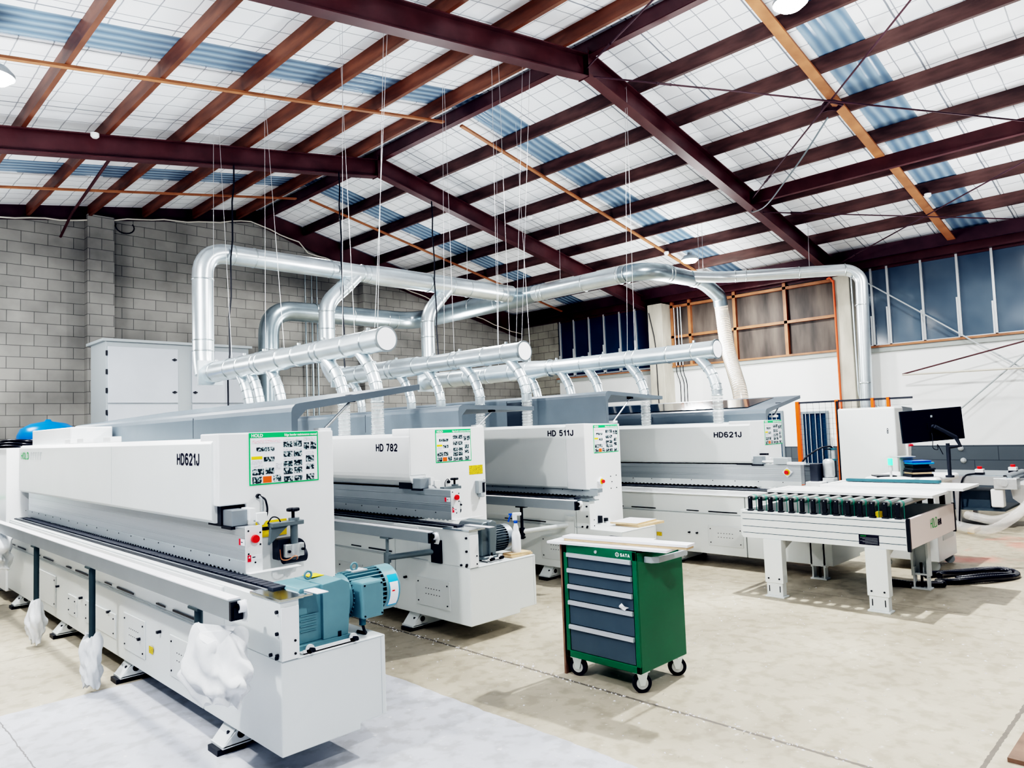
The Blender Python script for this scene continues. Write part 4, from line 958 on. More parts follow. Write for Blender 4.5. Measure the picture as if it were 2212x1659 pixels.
text('豪德',.060,'-Y',(7.135,1.903,.640),'txtk',t,xs=.9,bold=.0006,name='brand_lettering')
MB().box(6.357,6.36,2.14,2.30,.545,.63,0).build('data_plate','txtk',t)
text('HOLD',.016,'-X',(6.3565,2.285,.612),'txtg',t,name='plate_lettering')
l=MB()
for i in range(6): l.box(6.3562,6.3571,2.15,2.29-(i%3)*.02,.602-i*.009,.6035-i*.009)
l.build('plate_lines','lgrey',t)
for i in range(14):
    yy=3.27-i*.0985
    r=MB().cyl((6.396,yy,.885),(7.63,yy,.885),.0255,n=18).build('roller','roller',t)
    MB().box(6.374,6.394,yy-.019,yy+.019,.785,.902).box(6.368,6.402,yy-.026,yy+.026,.768,.782).build('roller_bracket','black',t,bevel=.004)
    MB().cyl((6.3745,yy,.89),(6.372,yy,.89),.005,n=8).build('roller_pin','alu',r)
    MB().box(7.63,7.66,yy-.021,yy+.021,.768,.905).build('roller_bracket','black',t)
    b_=MB()
    for dx in (.02,.045):
        b_.ring((6.43+dx,yy,.885),(1,0,0),.0255,.004,.003,n=16)
    b_.box(6.445,6.452,yy-.03,yy-.027,.70,.885).box(6.47,6.477,yy+.027,yy+.03,.70,.885)
    b_.build('drive_belt','belt',t)
def leg(cx,cy,front):
    m='white'
    if front:
        MB().box(cx,cx+.09,cy-.085,cy+.085,.13,.52).box(cx+.006,cx+.084,cy-.075,cy+.075,.015,.14).box(cx-.01,cx+.10,cy-.09,cy+.09,0,.015).build('leg',m,t,bevel=.003)
        s=MB()
        for dy in (-.05,.05): s.cyl((cx,cy+dy,.17),(cx-.006,cy+dy,.17),.008,n=8).box(cx+.0045,cx+.0065,cy+dy-.004,cy+dy+.004,.05,.105)
        each(s,'leg_bolt','black',t)
    else:
        MB().box(cx,cx+.09,cy-.075,cy-.055,.12,.52).box(cx,cx+.09,cy+.055,cy+.075,.12,.52).box(cx+.085,cx+.09,cy-.075,cy+.075,.12,.52).box(cx,cx+.085,cy-.055,cy+.055,.13,.145).box(cx+.004,cx+.08,cy-.065,cy-.05,.015,.2).box(cx+.004,cx+.08,cy+.05,cy+.065,.015,.2).box(cx-.01,cx+.1,cy-.08,cy+.08,0,.015).build('leg',m,t,bevel=.002)
        MB().cyl((cx+.04,cy,.015),(cx+.04,cy,.24),.012,n=8).build('leg_bolts','black',t)
leg(6.345,3.06,1); leg(6.345,2.17,1); leg(7.40,2.15,0); leg(7.30,3.05,0)
for yy in (3.06,2.17):
    MB().prism([(6.43,.52),(6.85,.52),(6.82,.49),(6.435,.36)],'y',yy-.02,yy+.02).box(6.43,7.5,yy-.03,yy+.03,.49,.52).build('cross_brace','white',t)
MB().box(6.5,7.6,2.0,3.3,.53,.54).build('tray','gpanel',t)
slab('yellow_block',6.52,6.60,2.16,2.21,.541,.80,['yellow','yellow'],'small yellow block between the conveyor rollers','block')
# panels lying on the rollers
def framed(name,x0,x1,y0,y1,z,label):
    t2=empty(name,((x0+x1)/2,(y0+y1)/2,z),label,'door panel')
    MB().box(x0,x1,y0,y1,z,z+.016).build('panel_sheet','white2',t2,bevel=.002)
    MB().box(x0,x0+.06,y0,y1,z+.016,z+.024).box(x1-.06,x1,y0,y1,z+.016,z+.024).box(x0+.06,x1-.06,y0,y0+.06,z+.016,z+.024).box(x0+.06,x1-.06,y1-.06,y1,z+.016,z+.024).build('panel_frame','white2',t2,bevel=.003)
framed('framed_panel',6.72,7.20,1.82,3.26,.9115,'white framed panel lying across the rollers, nearer the viewer')
framed('framed_panel',7.17,7.72,1.70,2.93,.9365,'white framed panel lying on the rollers and overlapping the nearer one')
slab('glass_strip',7.63,7.70,2.0,2.85,.9607,.985,['tealD','tealD'],'green-edged glass strip behind the white framed panels','glass')

# ------------------------------------------------------------------ ducts
def bend(pts,r,k=7): return fillet(pts,r,k)
def duct(parent,name,pts,r,mt,fil=.3,n=28,rings=(),elbow_rings=True):
    P=bend(pts,fil,6); 
    o=MB().tube(P,r if not isinstance(r,list) else r,n).build(name,mt,parent)
    return P,o
def rings_at(parent, items):
    for (p,d,r) in items:
        o=MB().ring(p,d,r).build('clamp_ring','ring',parent)
def manifold(idx,X,z,ya,yb,r0,r1,branches,hx,label,hosebase,riser):
    t=empty('dust_manifold',(X,ya,z),label,'duct','dust ducts over the machines')
    ym=(ya+yb)/2
    # pipe with steps
    MB().tube([(X,ya,z),(X,ym-.2,z),(X,ym+.2,z),(X,yb,z)],[r0,r0,r1,r1],32).build('main_pipe','galv',t)
    e=MB().cyl((X,ya-.014,z),(X,ya+.01,z),r0+.012,n=36).build('end_flange','ring',t)
    MB().cyl((X,ya-.017,z),(X,ya-.013,z),r0-.006,n=36).build('end_cap','stickw',t)
    R=[]
    yy=ya+.30; i=0
    while yy<yb-.2:
        rr=r0 if yy<ym-.2 else (r1 if yy>ym+.2 else (r0+r1)/2)
        R.append(((X,yy,z),(0,1,0),rr)); i+=1; yy+=(.42,.36,.5,.12)[i%4]
    rings_at(t,R)
    q=MB()
    for i in range(0,len(R),2): q.box(X-.012,X+.02,R[i][0][1]-.012,R[i][0][1]+.012,z+R[i][2],z+R[i][2]+.03)
    each(q,'clamp_latch','ring',t)
    for (y1,y2,full) in branches:
        r=.062
        p0=(X,y1,z-.03); p1=(X+(hx-X)*.5,y1-(y1-y2)*.75,z-r0-.16); p2=(hx,y2,z-r0-.30); p3=(hx,y2,1.93)
        P=bend([p0,(X+(hx-X)*.6,(y1*.25+y2*.75),z-r0-.15),(hx,y2,z-r0-.36),p3],.12,4)
        b=MB().tube(P,r,20).build('branch_pipe','galv',t)
        rs=[]
        for j in (2,4,6,9,len(P)-1):
            if j<len(P): 
                d=(P[min(j+1,len(P)-1)]-P[j-1]).normalized(); rs.append((P[j],d,r))
        m_=MB()
        for p,d,rr in rs: m_.ring(p,d,rr,.008,.006,n=20)
        each(m_,'branch_ring','ring',b)
        h=MB(); zz=1.94; vs=[]; prof=[]
        k=26
        for j in range(k): prof.append((.058+(.006 if j%2 else 0), hosebase+(zz-hosebase)*j/(k-1)))
        h.lathe((hx,y2,0),prof,20)
        ho=h.build('flexible_hose','clear',t); ho['label']='clear ribbed hose'
        hb=MB()
        for j in range(9): hb.ring((hx,y2,hosebase+.02+(zz-hosebase-.03)*j/8),(0,0,1),.063,.003,.003,n=20)
        hb.build('hose_wire','ring',ho)
    # damper box at the far end
    MB().box(X-.17,X+.17,yb-.02,yb+.02,z-.17,z+.17).build('damper_plate','galv',t,bevel=.003)
    return t
manifold(1,4.05,2.53,5.76,9.92,.116,.135,[(6.27,5.97,1),(6.95,6.58,1),(8.25,7.95,0),(8.75,8.5,0),(9.05,8.8,0)],4.08,
  'silver dust duct over the second machine, nearest and highest pipe with round white end cap',1.60,None)
manifold(2,6.12,2.53,5.90,9.95,.113,.135,[(6.20,5.90+.0,1),(7.05,6.72,1),(7.80,7.5,0),(8.45,8.15,0),(9.7,9.4,0)],6.14,
  'silver dust duct over the third machine, middle of the three branch pipes',1.64,None)
manifold(3,7.82,2.48,4.33,9.95,.108,.135,[(4.62,4.34,1),(5.65,5.37,1),(6.35,6.1,0),(6.85,6.6,0),(7.5,7.25,0)],7.80,
  'silver dust duct over the farthest machine, long pipe ending in front of the plywood',1.58,None)
# header along the gable with three risers
t=empty('duct_header',(4.04,10.1,2.5),'silver duct header rising left and running level under the roof','duct')
MB().tube(bend([(4.04,10.06,2.52),(4.03,10.1,2.75),(4.03,10.1,4.27),(10.02,10.1,4.30)],.36,8),[.145]*9+[.14]*9+[.135,.16] if False else .142,32).build('main_pipe','galv',t)
MB().tube([(6.7,10.1,4.285),(7.0,10.1,4.29),(10.16,10.1,4.31)],[.143,.165,.17],32).build('wide_pipe','galv',t)
rings_at(t,[((x_,10.1,4.272+(x_-4)*.005),(1,0,0),(.143 if x_<6.8 else .167)) for x_ in (4.46,4.78,6.05,6.65,6.76,8.04,8.58,9.0,9.8,9.95)]+[((4.03,10.1,zz),(0,0,1),.143) for zz in (3.86,3.0,2.85)])
for xr,xj in ((5.98,6.45),(8.02,8.42)):
    P=bend([(xj+.1,10.1,4.25),(xj-.1,10.1,4.05),(xr,10.1,3.72),(xr,10.1,2.72),(xr+ (.10 if xr<7 else -.15),10.02,2.50)],.2,5)
    b=MB().tube(P,.125,28).build('riser_pipe','galv',t)
    m_=MB()
    for z in (3.58,3.3,2.85): m_.ring((xr,10.1,z),(0,0,1),.125)
    for j in (3,5): m_.ring(P[j],(P[j+1]-P[j-1]),.125)
    each(m_,'riser_ring','ring',b)
# trunk duct
t=empty('trunk_duct',(6.68,13.5,1.2),'large silver trunk duct rising behind the ducts, turning and coming forward under the roof','duct')
P=bend([(6.68,13.5,.6),(6.68,13.5,4.17),(10.3,13.5,4.22),(10.3,6.95,4.26),(12.15,6.95,4.28),(12.78,6.95,4.05),(12.82,6.95,3.86)],.55,9)
rs=[.20]*len(P)
for i,p in enumerate(P):
    if p.x>10.25 and p.y<9.8: rs[i]=.155
    if p.x>11.6: rs[i]=.135
i_=[i for i,p in enumerate(P) if p.x>10.25 and p.y<9.8][0]
P=P[:i_]+[Vector((10.3,10.0,4.245)),Vector((10.3,9.6,4.25))]+P[i_:]; rs=rs[:i_]+[.2,.155]+rs[i_:]
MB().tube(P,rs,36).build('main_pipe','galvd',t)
MB().tube([(10.3,9.55,4.25),(10.3,7.45,4.257)],.158,36,caps=False).build('front_pipe','galv',t)
rings_at(t,[((6.68,13.5,z),(0,0,1),.2) for z in (2.0,3.35)]+[((x_,13.5,4.2),(1,0,0),.2) for x_ in (7.7,8.6,9.5,9.75)]+[((10.3,y_,4.25),(0,1,0),(.2 if y_>9.9 else .157)) for y_ in (12.9,11.4,10.6,9.4,9.3,8.3,7.5,7.35)]+[((x_,6.95,4.27),(1,0,0),.156) for x_ in (10.9,11.0)]+[((x_,6.95,4.275),(1,0,0),.14) for x_ in (11.8,11.9)])
# elbow end + flexible hose down to the router
MB().tube(bend([(12.82,6.95,3.88),(12.86,6.95,3.66),(12.5,6.7,3.0),(11.75,6.1,2.15),(11.70,6.05,1.9)],.4,6),.128,24).build('flexible_hose','hosepink',t)['label']='pale ribbed hose'
m_=MB()
hp=bend([(12.82,6.95,3.88),(12.86,6.95,3.66),(12.5,6.7,3.0),(11.75,6.1,2.15),(11.70,6.05,1.9)],.4,6)
for a,b in zip(hp[:-1],hp[1:]):
    k=max(1,int((b-a).length/.05))
    for j in range(k): m_.ring(a+(b-a)*j/k,(b-a),.128,.005,.004,n=24)
m_.build('hose_ribs','ring',t)
# thin duct to the right
t=empty('thin_duct',(13.5,4.63,1.0),'slim silver duct running right and dropping behind the tall white cabinet','duct')
P=bend([(11.7,6.9,4.30),(12.3,6.0+.55,4.30),(13.0,5.45,4.28),(13.42,4.72,4.26),(13.50,4.55,4.1),(13.46,4.60,.9)],.22,5)
MB().tube(P,[.105]*len(P),28).build('main_pipe','galv',t)
rings_at(t,[((12.4,6.40,4.3),(.7,-1.1,0),.106),((12.5,6.24,4.3),(.7,-1.1,0),.106),((13.0,5.45,4.28),(.5,-.8,0),.106),((13.38,4.78,4.26),(.5,-.8,0),.106),((13.49,4.57,3.6),(0,0,1),.106),((13.47,4.59,2.2),(0,0,1),.106)])
# suspension wires
def wirez(X,y1,z1,y2,z2,lbl,m='wire',r=.0027,X2=None):
    X2=X if X2 is None else X2
    top=zb(X)+.48; 
    if abs(z2-z1)<.1: return
    k=(top-z1)/(z2-z1); yt=y1+(y2-y1)*k
    o=MB().cyl((X,y1,z1),(X2,yt,top),r,n=6).build('suspension_wire',m); tag(o,lbl,'wire','steel wires holding the ducts')
WW={'second machine':(4.05,[(9.81,2.70,9.74,5.58),(9.22,2.65,9.45,4.91),(8.27,2.66,8.20,5.78),(7.80,2.65,8.05,4.69),(6.53,2.656,6.46,4.51),(6.30,2.647,6.36,3.82),(5.94,2.66,5.74,4.37),(5.89,2.65,5.64,5.88)]),
    'third machine':(6.12,[(7.37,2.65,7.29,4.9),(7.17,2.65,7.18,3.7),(6.34,2.65,6.31,4.35),(6.13,2.65,6.14,4.14),(6.02,2.66,5.76,5.8),(5.93,2.64,5.60,6.18)]),
    'farthest machine':(7.82,[(5.63,2.59,5.50,5.47),(5.51,2.60,5.45,6.06),(7.4,2.6,7.5,5.4),(8.1,2.6,8.0,5.4)])}
for nm,(X,ls) in WW.items():
    for i,(a,b,c_,d_) in enumerate(ls):
        wirez(X,a,b,c_,d_,'%s thin steel wire from the left holding the duct over the %s'%(ORD[i],nm))
for i,(x_,y_) in enumerate(((12.2,6.95),(12.05,6.95),(13.1,5.3),(9.0,10.1),(10.3,8.9))):
    o=MB().cyl((x_,y_,4.35),(x_+.05,y_,zb(x_)+.48),.004,n=6).build('suspension_wire','wire'); tag(o,['pair wire nearer the small lamp above the slim duct','second wire above the slim duct junction','wire above the bend of the slim duct','wire above the right end of the duct header','wire above the trunk duct middle'][i],'wire')
for i,(x0_,z0_,x1_,z1_) in enumerate(((4.42,5.55,4.28,1.7),(6.15,5.85,6.2,2.0),(8.05,5.75,8.12,1.75))):
    P=[Vector((x0_+(x1_-x0_)*k/14+.012*math.sin(k*2.1),9.93,z0_+(z1_-z0_)*k/14)) for k in range(15)]
    o=MB().tube(P,.012,8).build('power_cable','black'); tag(o,['black power cable hanging beside the leftmost riser','black cable hanging in front of the middle riser','black cable hanging beside the third riser'][i],'cable')
# gable wall conduits and cables
for i,x_ in enumerate((8.08,8.24,8.37)):
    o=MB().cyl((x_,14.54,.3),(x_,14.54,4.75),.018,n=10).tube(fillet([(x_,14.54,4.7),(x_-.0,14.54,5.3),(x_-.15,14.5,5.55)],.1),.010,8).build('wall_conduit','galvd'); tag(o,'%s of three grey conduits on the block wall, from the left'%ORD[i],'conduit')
P=[Vector((x_,14.42,(zb(x_)+.24 if x_<XR else zb(x_)+.10 if x_<8 else zb(x_)-.06)+.02*math.sin(x_*3)+.012*math.sin(x_*9))) for x_ in [1.5+i*.22 for i in range(62)] if x_<15]
o=MB().tube(P,.014,6).build('wall_cable','cable'); tag(o,'pale cable run clipped along the top of the block wall','cable')
P=[Vector((4.30+.16*math.cos(a),14.35,5.62+.12*math.sin(a))) for a in [PI*.9+i*PI*1.3/12 for i in range(13)]]
o=MB().tube(P,.012,6).build('cable_loop','black'); tag(o,'black cable loop hanging beside the pilaster top','cable')
P=[Vector((14.95,y_,4.86-.02+.03*math.sin(y_*1.3))) for y_ in [1+i*.4 for i in range(33)]]
o=MB().tube(P,.010,6).build('eave_cable','cable'); tag(o,'pale cable running along the eave above the windows','cable')
# security camera
t=empty('security_camera',(14.9,14.2,4.0),'small white security camera in the far corner by the windows','camera')
MB().cyl((14.95,14.3,3.98),(14.82,14.12,3.93),.055,n=20).build('camera_body','white2',t,bevel=.01); MB().tube(fillet([(14.95,14.3,4.0),(15.05,14.35,4.0),(15.16,14.35,3.7)],.06),.012,8).build('camera_arm','black',t)
# sensors on purlins
for i,(x_,y_) in enumerate(((2.62,9.9),(12.62,8.0),(9.95,9.3),(12.7,3.2))):
    z_=zb(x_)+.24
    t=empty('round_sensor',(x_,y_,z_),['small white box sensor on the far left rafter','small round white sensor left of the small lamp','small round white sensor under a purlin above the trunk duct','small round white sensor near the top right roof boards'][i],'sensor')
    MB().lathe((x_,y_,z_),[(.03,-.03),(.05,-.01),(.05,.03)],n=16).build('sensor_body','white2',t)

# ------------------------------------------------------------------ dust collector cabinet
t=empty('dust_collector',(4.7,13.0,0),'large light grey metal cabinet with latched doors by the block wall','cabinet')
MB().box(3.50,5.85,12.62,13.45,0,3.24).build('cabinet_body','lgrey',t,bevel=.004)
MB().box(3.44,5.90,12.57,13.5,3.24,3.285).build('cabinet_roof','lgrey',t,bevel=.003)
M['cabf']=mat('cabinet_front',(.56,.60,.65),.45,vary=.05,scale=2)
for (a,b_) in ((3.52,4.60),(4.83,5.80)):
    for (z0,z1) in ((2.25,3.16),(1.80,2.22),(.9,1.76)):
        d=MB().box(a,b_,12.595,12.62,z0,z1).build('cabinet_door','cabf',t,bevel=.004)
        for zz in ((z0+.18,z1-.18) if z1-z0>.6 else ((z0+z1)/2,)):
            lx_=b_-.06 if a<4 else a+.05
            MB().obox((lx_,12.585,zz),(.035,0,.0),(0,.010,0),(0,0,.010)).obox((lx_,12.585,zz),(.012,0,0),(0,.014,0),(0,0,.022)).build('latch','black',d)
s=MB()
for z_ in (3.05,2.75,2.45,2.1,1.9,1.5): s.box(3.495,3.515,12.59,12.63,z_-.04,z_+.04)
s.build('hinges','black',t)

# pressure tank behind
t=empty('pressure_tank',(2.66,12.1,0),'blue-topped white pressure tank standing behind the nearest machine','tank')
MB().lathe((2.62,12.2,0),[(.36,.0),(.38,.2),(.38,1.72)]).build('tank_shell','white2',t)
MB().lathe((2.62,12.2,0),[(.385,1.71),(.385,1.76),(.34,1.86),(.22,1.93),(.05,1.96),(.03,1.99),(.0,1.99)]).build('tank_dome','tankb',t)
P=[]
for k in range(3):
    P+= [Vector((2.15+.30*math.cos(a)+.03*k,11.5+.42*math.sin(a),1.60+.035*k+.02*math.sin(2*a))) for a in [i*PI/8 for i in range(16)]]
o=MB().tube(P,.022,10).build('cable_bundle','hose'); tag(o,'thick black cable bundle looped at the far left behind the machine','cable')
# far left control cabinet
t=empty('control_cabinet',(1.45,9.9,0),'white control cabinet with red switch and green stripe at the left edge','cabinet')
MB().box(.95,1.80,9.95,10.5,.0,1.52).build('cabinet_body','white2',t,bevel=.006)
MB().box(.95,1.80,9.94,9.95,1.03,1.06).build('green_stripe','sgreen',t)
MB().box(1.765,1.772,9.943,9.952,.1,1.5).box(1.735,1.80,9.94,9.95,1.09,1.22).build('vent_panel','lgrey',t)
estop(t,(1.772,9.95,1.33),(0,-1,0),.035,base=.06)

# ------------------------------------------------------------------ right side: router cabinet, desk, monitor
t=empty('router_cabinet',(9.45,3.2,0),'tall plain white cabinet with a dark control face behind the conveyor','cabinet')
MB().box(9.2,9.52,2.83,3.49,.0,1.715).build('cabinet_body','white',t,bevel=.02)
MB().prism([(9.52,1.70),(9.60,1.72),(9.98,1.70),(9.94,1.33),(9.52,1.30)],'y',2.86,3.4).build('screen_housing','grey',t,bevel=.006)
MB().box(9.58,9.92,2.850,2.862,1.37,1.66).build('screen','lgrey',t)
MB().prism([(9.50,1.30),(9.66,1.30),(9.62,1.12),(9.60,.2),(9.5,.2)],'y',2.80,3.4).build('button_panel','white2',t,bevel=.01)
q=MB()
for k in range(5): q.cyl((9.54+.03*k-.0,2.80,1.24+.01*(k%2)),(9.54+.03*k,2.785,1.24+.01*(k%2)),.009,n=10)
q.build('buttons','stickr',t)
text('8',.09,'-X',(9.198,2.93,1.40),'txtk',t,name='cabinet_mark',xs=.5)
# safety fence
t=empty('safety_fence',(10.5,4.0,0),'orange-posted wire mesh safety fence behind the tall white cabinet','fence')
for yy,w_ in ((4.55,.05),(3.98,.045),(3.50,.035),(3.30,.035)):
    MB().box(10.48,10.54,yy-w_/2,yy+w_/2,.0,1.86).build('fence_post','orange',t)
MB().box(10.46,10.48,3.95,3.98,0,1.84).build('fence_post','black',t)
q=MB()
for i in range(14): q.box(10.50,10.503,4.50-i*.09,4.503-i*.09,.2,1.84)
for i in range(22): q.box(10.50,10.503,3.0,4.53,.25+i*.075,.2525+i*.075)
q.box(10.495,10.52,3.0,4.55,1.83,1.855)
q.build('fence_mesh','dark',t)
# desk cabinet
t=empty('desk_cabinet',(8.55,2.45,0),'white rolling desk cabinet right of the conveyor carrying gadgets','desk')
MB().box(8.28,8.95,2.22,2.80,.10,.90).build('desk_body','white2',t,bevel=.008)
MB().box(8.16,9.02,2.16,2.86,.90,.965).build('desk_top','white2',t,bevel=.03,seg=3)
for cx,cy in ((8.34,2.28),(8.88,2.28),(8.34,2.74),(8.88,2.74)):
    MB().cyl((cx-.012,cy,.05),(cx+.012,cy,.05),.05,n=16).box(cx-.02,cx+.02,cy-.02,cy+.02,.09,.10).build('caster','lgrey',t)
MB().box(8.45,8.85,2.215,2.222,.3,.82).build('side_panel','panel',t)
# stack of cases
cols=['blue','bluel','black','black','dark','black','mdf','black']
nms=['blue case on top of the stack on the white desk','light blue case second from the top of the stack','thin black case third in the stack on the desk','black case fourth from the top of the stack','wide dark case above the black one in the stack','black case just above the brown one in the stack','brown-edged case low in the stack','black case at the bottom of the stack on the desk']
z=.9655
for i in range(7,-1,-1):
    h=.020 if i<7 else .030; dx=[.0,.02,-.01,.0,.02,.01,.0,0][i]; w_=[.10,.11,.085,.09,.12,.12,.10,.115][i]
    cxx,cyy=8.33+dx*.7,2.375-dx*.7
    a=Vector((.7071,-.7071,0)); b_=Vector((.7071,.7071,0))
    o=MB().obox((cxx,cyy,z+h/2),a*w_,b_*.085,(0,0,h/2-.0005)).build('flat_case',cols[i],bevel=.004); tag(o,nms[i],'case','flat cases stacked on the desk'); z+=h
t=empty('green_beacon',(8.18,2.56,.9655),'signal beacon with green glowing cap left of the case stack','beacon')
MB().cyl((8.21,2.60,.966),(8.21,2.60,1.03),.012,n=12).cyl((8.21,2.60,1.03),(8.21,2.60,1.09),.020,n=16).build('beacon_base','white2',t)
MB().cyl((8.21,2.60,1.09),(8.21,2.60,1.16),.024,n=20).build('beacon_cap','led',t)
slab('dark_tablet',8.20,8.40,2.60,2.80,.9655,.975,['black','black'],'thin dark tablet lying left of the case stack on the desk','tablet',.6)
o=MB().obox((8.36,2.52,1.17),Vector((.7071,-.7071,0))*.10,Vector((.7071,.7071,0))*.07,(0,0,.005)).obox((8.40,2.50,1.06),Vector((.7071,-.7071,0))*.07,Vector((.7071,.7071,0))*.01,(0,0,.106)).build('tablet_stand','lgrey',bevel=.003); tag(o,'grey laptop stand behind the case stack','stand')
# monitor on arm
t=empty('computer_monitor',(8.28,2.21,1.0),'black computer monitor seen from behind on a desk arm','monitor')
a=Vector((.7071,-.7071,0)); up=Vector((0,0,1)); nrm=Vector((.7071,.7071,0))
rl=math.radians(-3.0); a2=a*math.cos(rl)-up*math.sin(rl); u2=up*math.cos(rl)+a*math.sin(rl)
mc=Vector((8.27,2.20,1.50))
MB().obox(mc,a2*.318,u2*.165,nrm*.012).build('screen_back','navy',t,bevel=.004)
MB().obox(mc-nrm*.016-u2*.02,a2*.05,u2*.05,nrm*.006).build('mount_plate','black',t)
MB().obox(mc-nrm*.0128+u2*.09,a2*.010,u2*.011,nrm*.0006).build('badge','lgrey',t)
pt=mc-nrm*.05-u2*.015; el=mc-nrm*.06+a*.20-up*.13; el2=el+a*.04-up*.09; bs=mc-nrm*.05+a*.12-up*.26
MB().tube([pt+nrm*.03,pt],.02,12).tube([pt,el],.020,12).build('arm_upper','dark',t)
MB().tube([el,el2,bs+up*.03],.020,12).build('arm_lower','dark',t)
pb_=Vector((bs.x,bs.y,.966))
MB().cyl(pb_,Vector((bs.x,bs.y,bs.z+.07)),.018,n=16).cyl(pb_,pb_+Vector((0,0,.02)),.04,n=16).build('arm_post','dark',t)
MB().tube(fillet([mc-nrm*.02-u2*.08-a*.02,mc-nrm*.04-u2*.16-a*.03,mc-nrm*.05-u2*.24-a*.05,mc-nrm*.05-u2*.26+a*.01,mc-nrm*.05-u2*.18,mc-nrm*.05-u2*.30+a*.05],.05),.004,8).build('monitor_cable','black',t)
# belt conveyor far right
t=empty('belt_conveyor',(12.2,3.2,0),'low grey belt conveyor against the side wall at the right','conveyor')
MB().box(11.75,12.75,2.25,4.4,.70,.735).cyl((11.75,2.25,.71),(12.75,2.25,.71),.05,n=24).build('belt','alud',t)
MB().box(11.70,11.75,2.25,4.4,.60,.72).build('side_rail','alu',t)
MB().box(11.68,11.9,2.13,2.40,.55,.70).cyl((11.68,2.28,.64),(11.66,2.28,.64),.05,n=20).build('gear_motor','castal',t,bevel=.006)
MB().box(11.70,11.85,2.30,2.45,.30,.55).build('motor_body','white2',t,bevel=.02)
for yy in (2.86,4.2):
    MB().box(11.74,11.80,yy-.03,yy+.03,.03,.62).cyl((11.77,yy,0),(11.77,yy,.03),.035,n=14).build('leg','alu',t)
    MB().box(12.66,12.72,yy-.03,yy+.03,.03,.62).cyl((12.69,yy,0),(12.69,yy,.03),.035,n=14).build('leg','alu',t)
MB().box(11.76,12.7,2.3,4.2,.24,.27).box(11.9,12.5,2.5,3.2,.27,.5).build('lower_shelf','gpanel',t)
o=MB().prism([(2.05,.62),(2.28,.62),(2.25,.40),(2.10,.28)],'x',12.0,12.8).build('hopper','white2',t)
for i,(yy) in enumerate((2.58,2.33)):
    t2=empty('stop_button_box',(11.85+.3*i,yy,.735),['red stop button box on the near edge of the belt conveyor','red stop button box farther along on the belt conveyor'][i],'switch')
    q=(11.82+.5*i,yy-.05*i,.736)
    MB().box(q[0]-.05,q[0]+.05,q[1]-.05,q[1]+.05,q[2]+.0,q[2]+.03).build('box_base','black',t2)
    MB().box(q[0]-.05,q[0]+.05,q[1]-.05,q[1]+.05,q[2]+.03,q[2]+.08).build('box_cover','white2',t2,bevel=.006)
    MB().cyl((q[0],q[1],q[2]+.08),(q[0],q[1],q[2]+.115),.03,n=16).build('button','red',t2)
o=MB().tube(fillet([(11.8,2.62,.75),(11.68,2.75,.74),(11.66,2.8,.55),(11.66,2.84,.05)],.1),.012,8).build('floor_cable','black'); tag(o,'black cable dropping from the near stop button to the floor','cable')
for i,(P_,m_,l_) in enumerate((([(11.3,2.9,.12),(11.0,2.6,.09),(10.7,2.25,.12),(10.7,2.0,.3),(10.9,1.85,.5),(11.3,1.7,.62)],'clear','clear hose curling under the belt conveyor'),([(11.5,2.7,.2),(11.2,2.3,.17),(11.1,2.0,.32),(11.3,1.75,.6),(11.6,1.6,.75)],'clear','second clear hose rising at the right edge'))):
    pts=fillet(P_,.3,6)
    pp=[]; rr=[]
    for a,b in zip(pts[:-1],pts[1:]):
        k=max(1,int((b-a).length/.012))
        for j in range(k): pp.append(a+(b-a)*j/k)
    rr=[.055+(.004 if j%2 else 0) for j in range(len(pp))]
    o=MB().tube(pp,rr,16).build('dust_hose',m_); tag(o,l_,'hose')
o=MB().box(11.15,11.5,2.55,2.63,0,.06).build('wood_block','mdf'); tag(o,'small wood block on the floor under the belt conveyor','block')
# coil of black hose on floor
def loop(cx,cy,rx,ry,ang,z,n=40,a0=0,a1=2*PI):
    c_,s_=math.cos(ang),math.sin(ang)
    return [Vector((cx+c_*rx*math.cos(a)-s_*ry*math.sin(a),cy+s_*rx*math.cos(a)+c_*ry*math.sin(a),z+.01*math.sin(3*a))) for a in [a0+(a1-a0)*i/n for i in range(n+1)]]
P=[Vector((7.45,2.45,.03)),Vector((7.42,2.25,.03)),Vector((7.6,2.02,.03))]+loop(8.12,1.93,.50,.20,-.62,.032,30,-2.6,2.4)
pp=[];
for a,b in zip(P[:-1],P[1:]):
    k=max(1,int((b-a).length/.012))
    for j in range(k): pp.append(a+(b-a)*j/k)
o=MB().tube(pp,[.030+(.003 if j%2 else 0) for j in range(len(pp))],12).build('corrugated_hose','hose'); tag(o,'outer loop of thick black corrugated hose on the floor','hose')
P=loop(8.20,1.90,.38,.13,-.62,.034,30,-2.4,3.0)
pp=[]
for a,b in zip(P[:-1],P[1:]):
    k=max(1,int((b-a).length/.012))
    for j in range(k): pp.append(a+(b-a)*j/k)
o=MB().tube(pp,[.027+(.003 if j%2 else 0) for j in range(len(pp))],12).build('corrugated_hose','hose'); tag(o,'inner loop of thick black corrugated hose on the floor','hose')
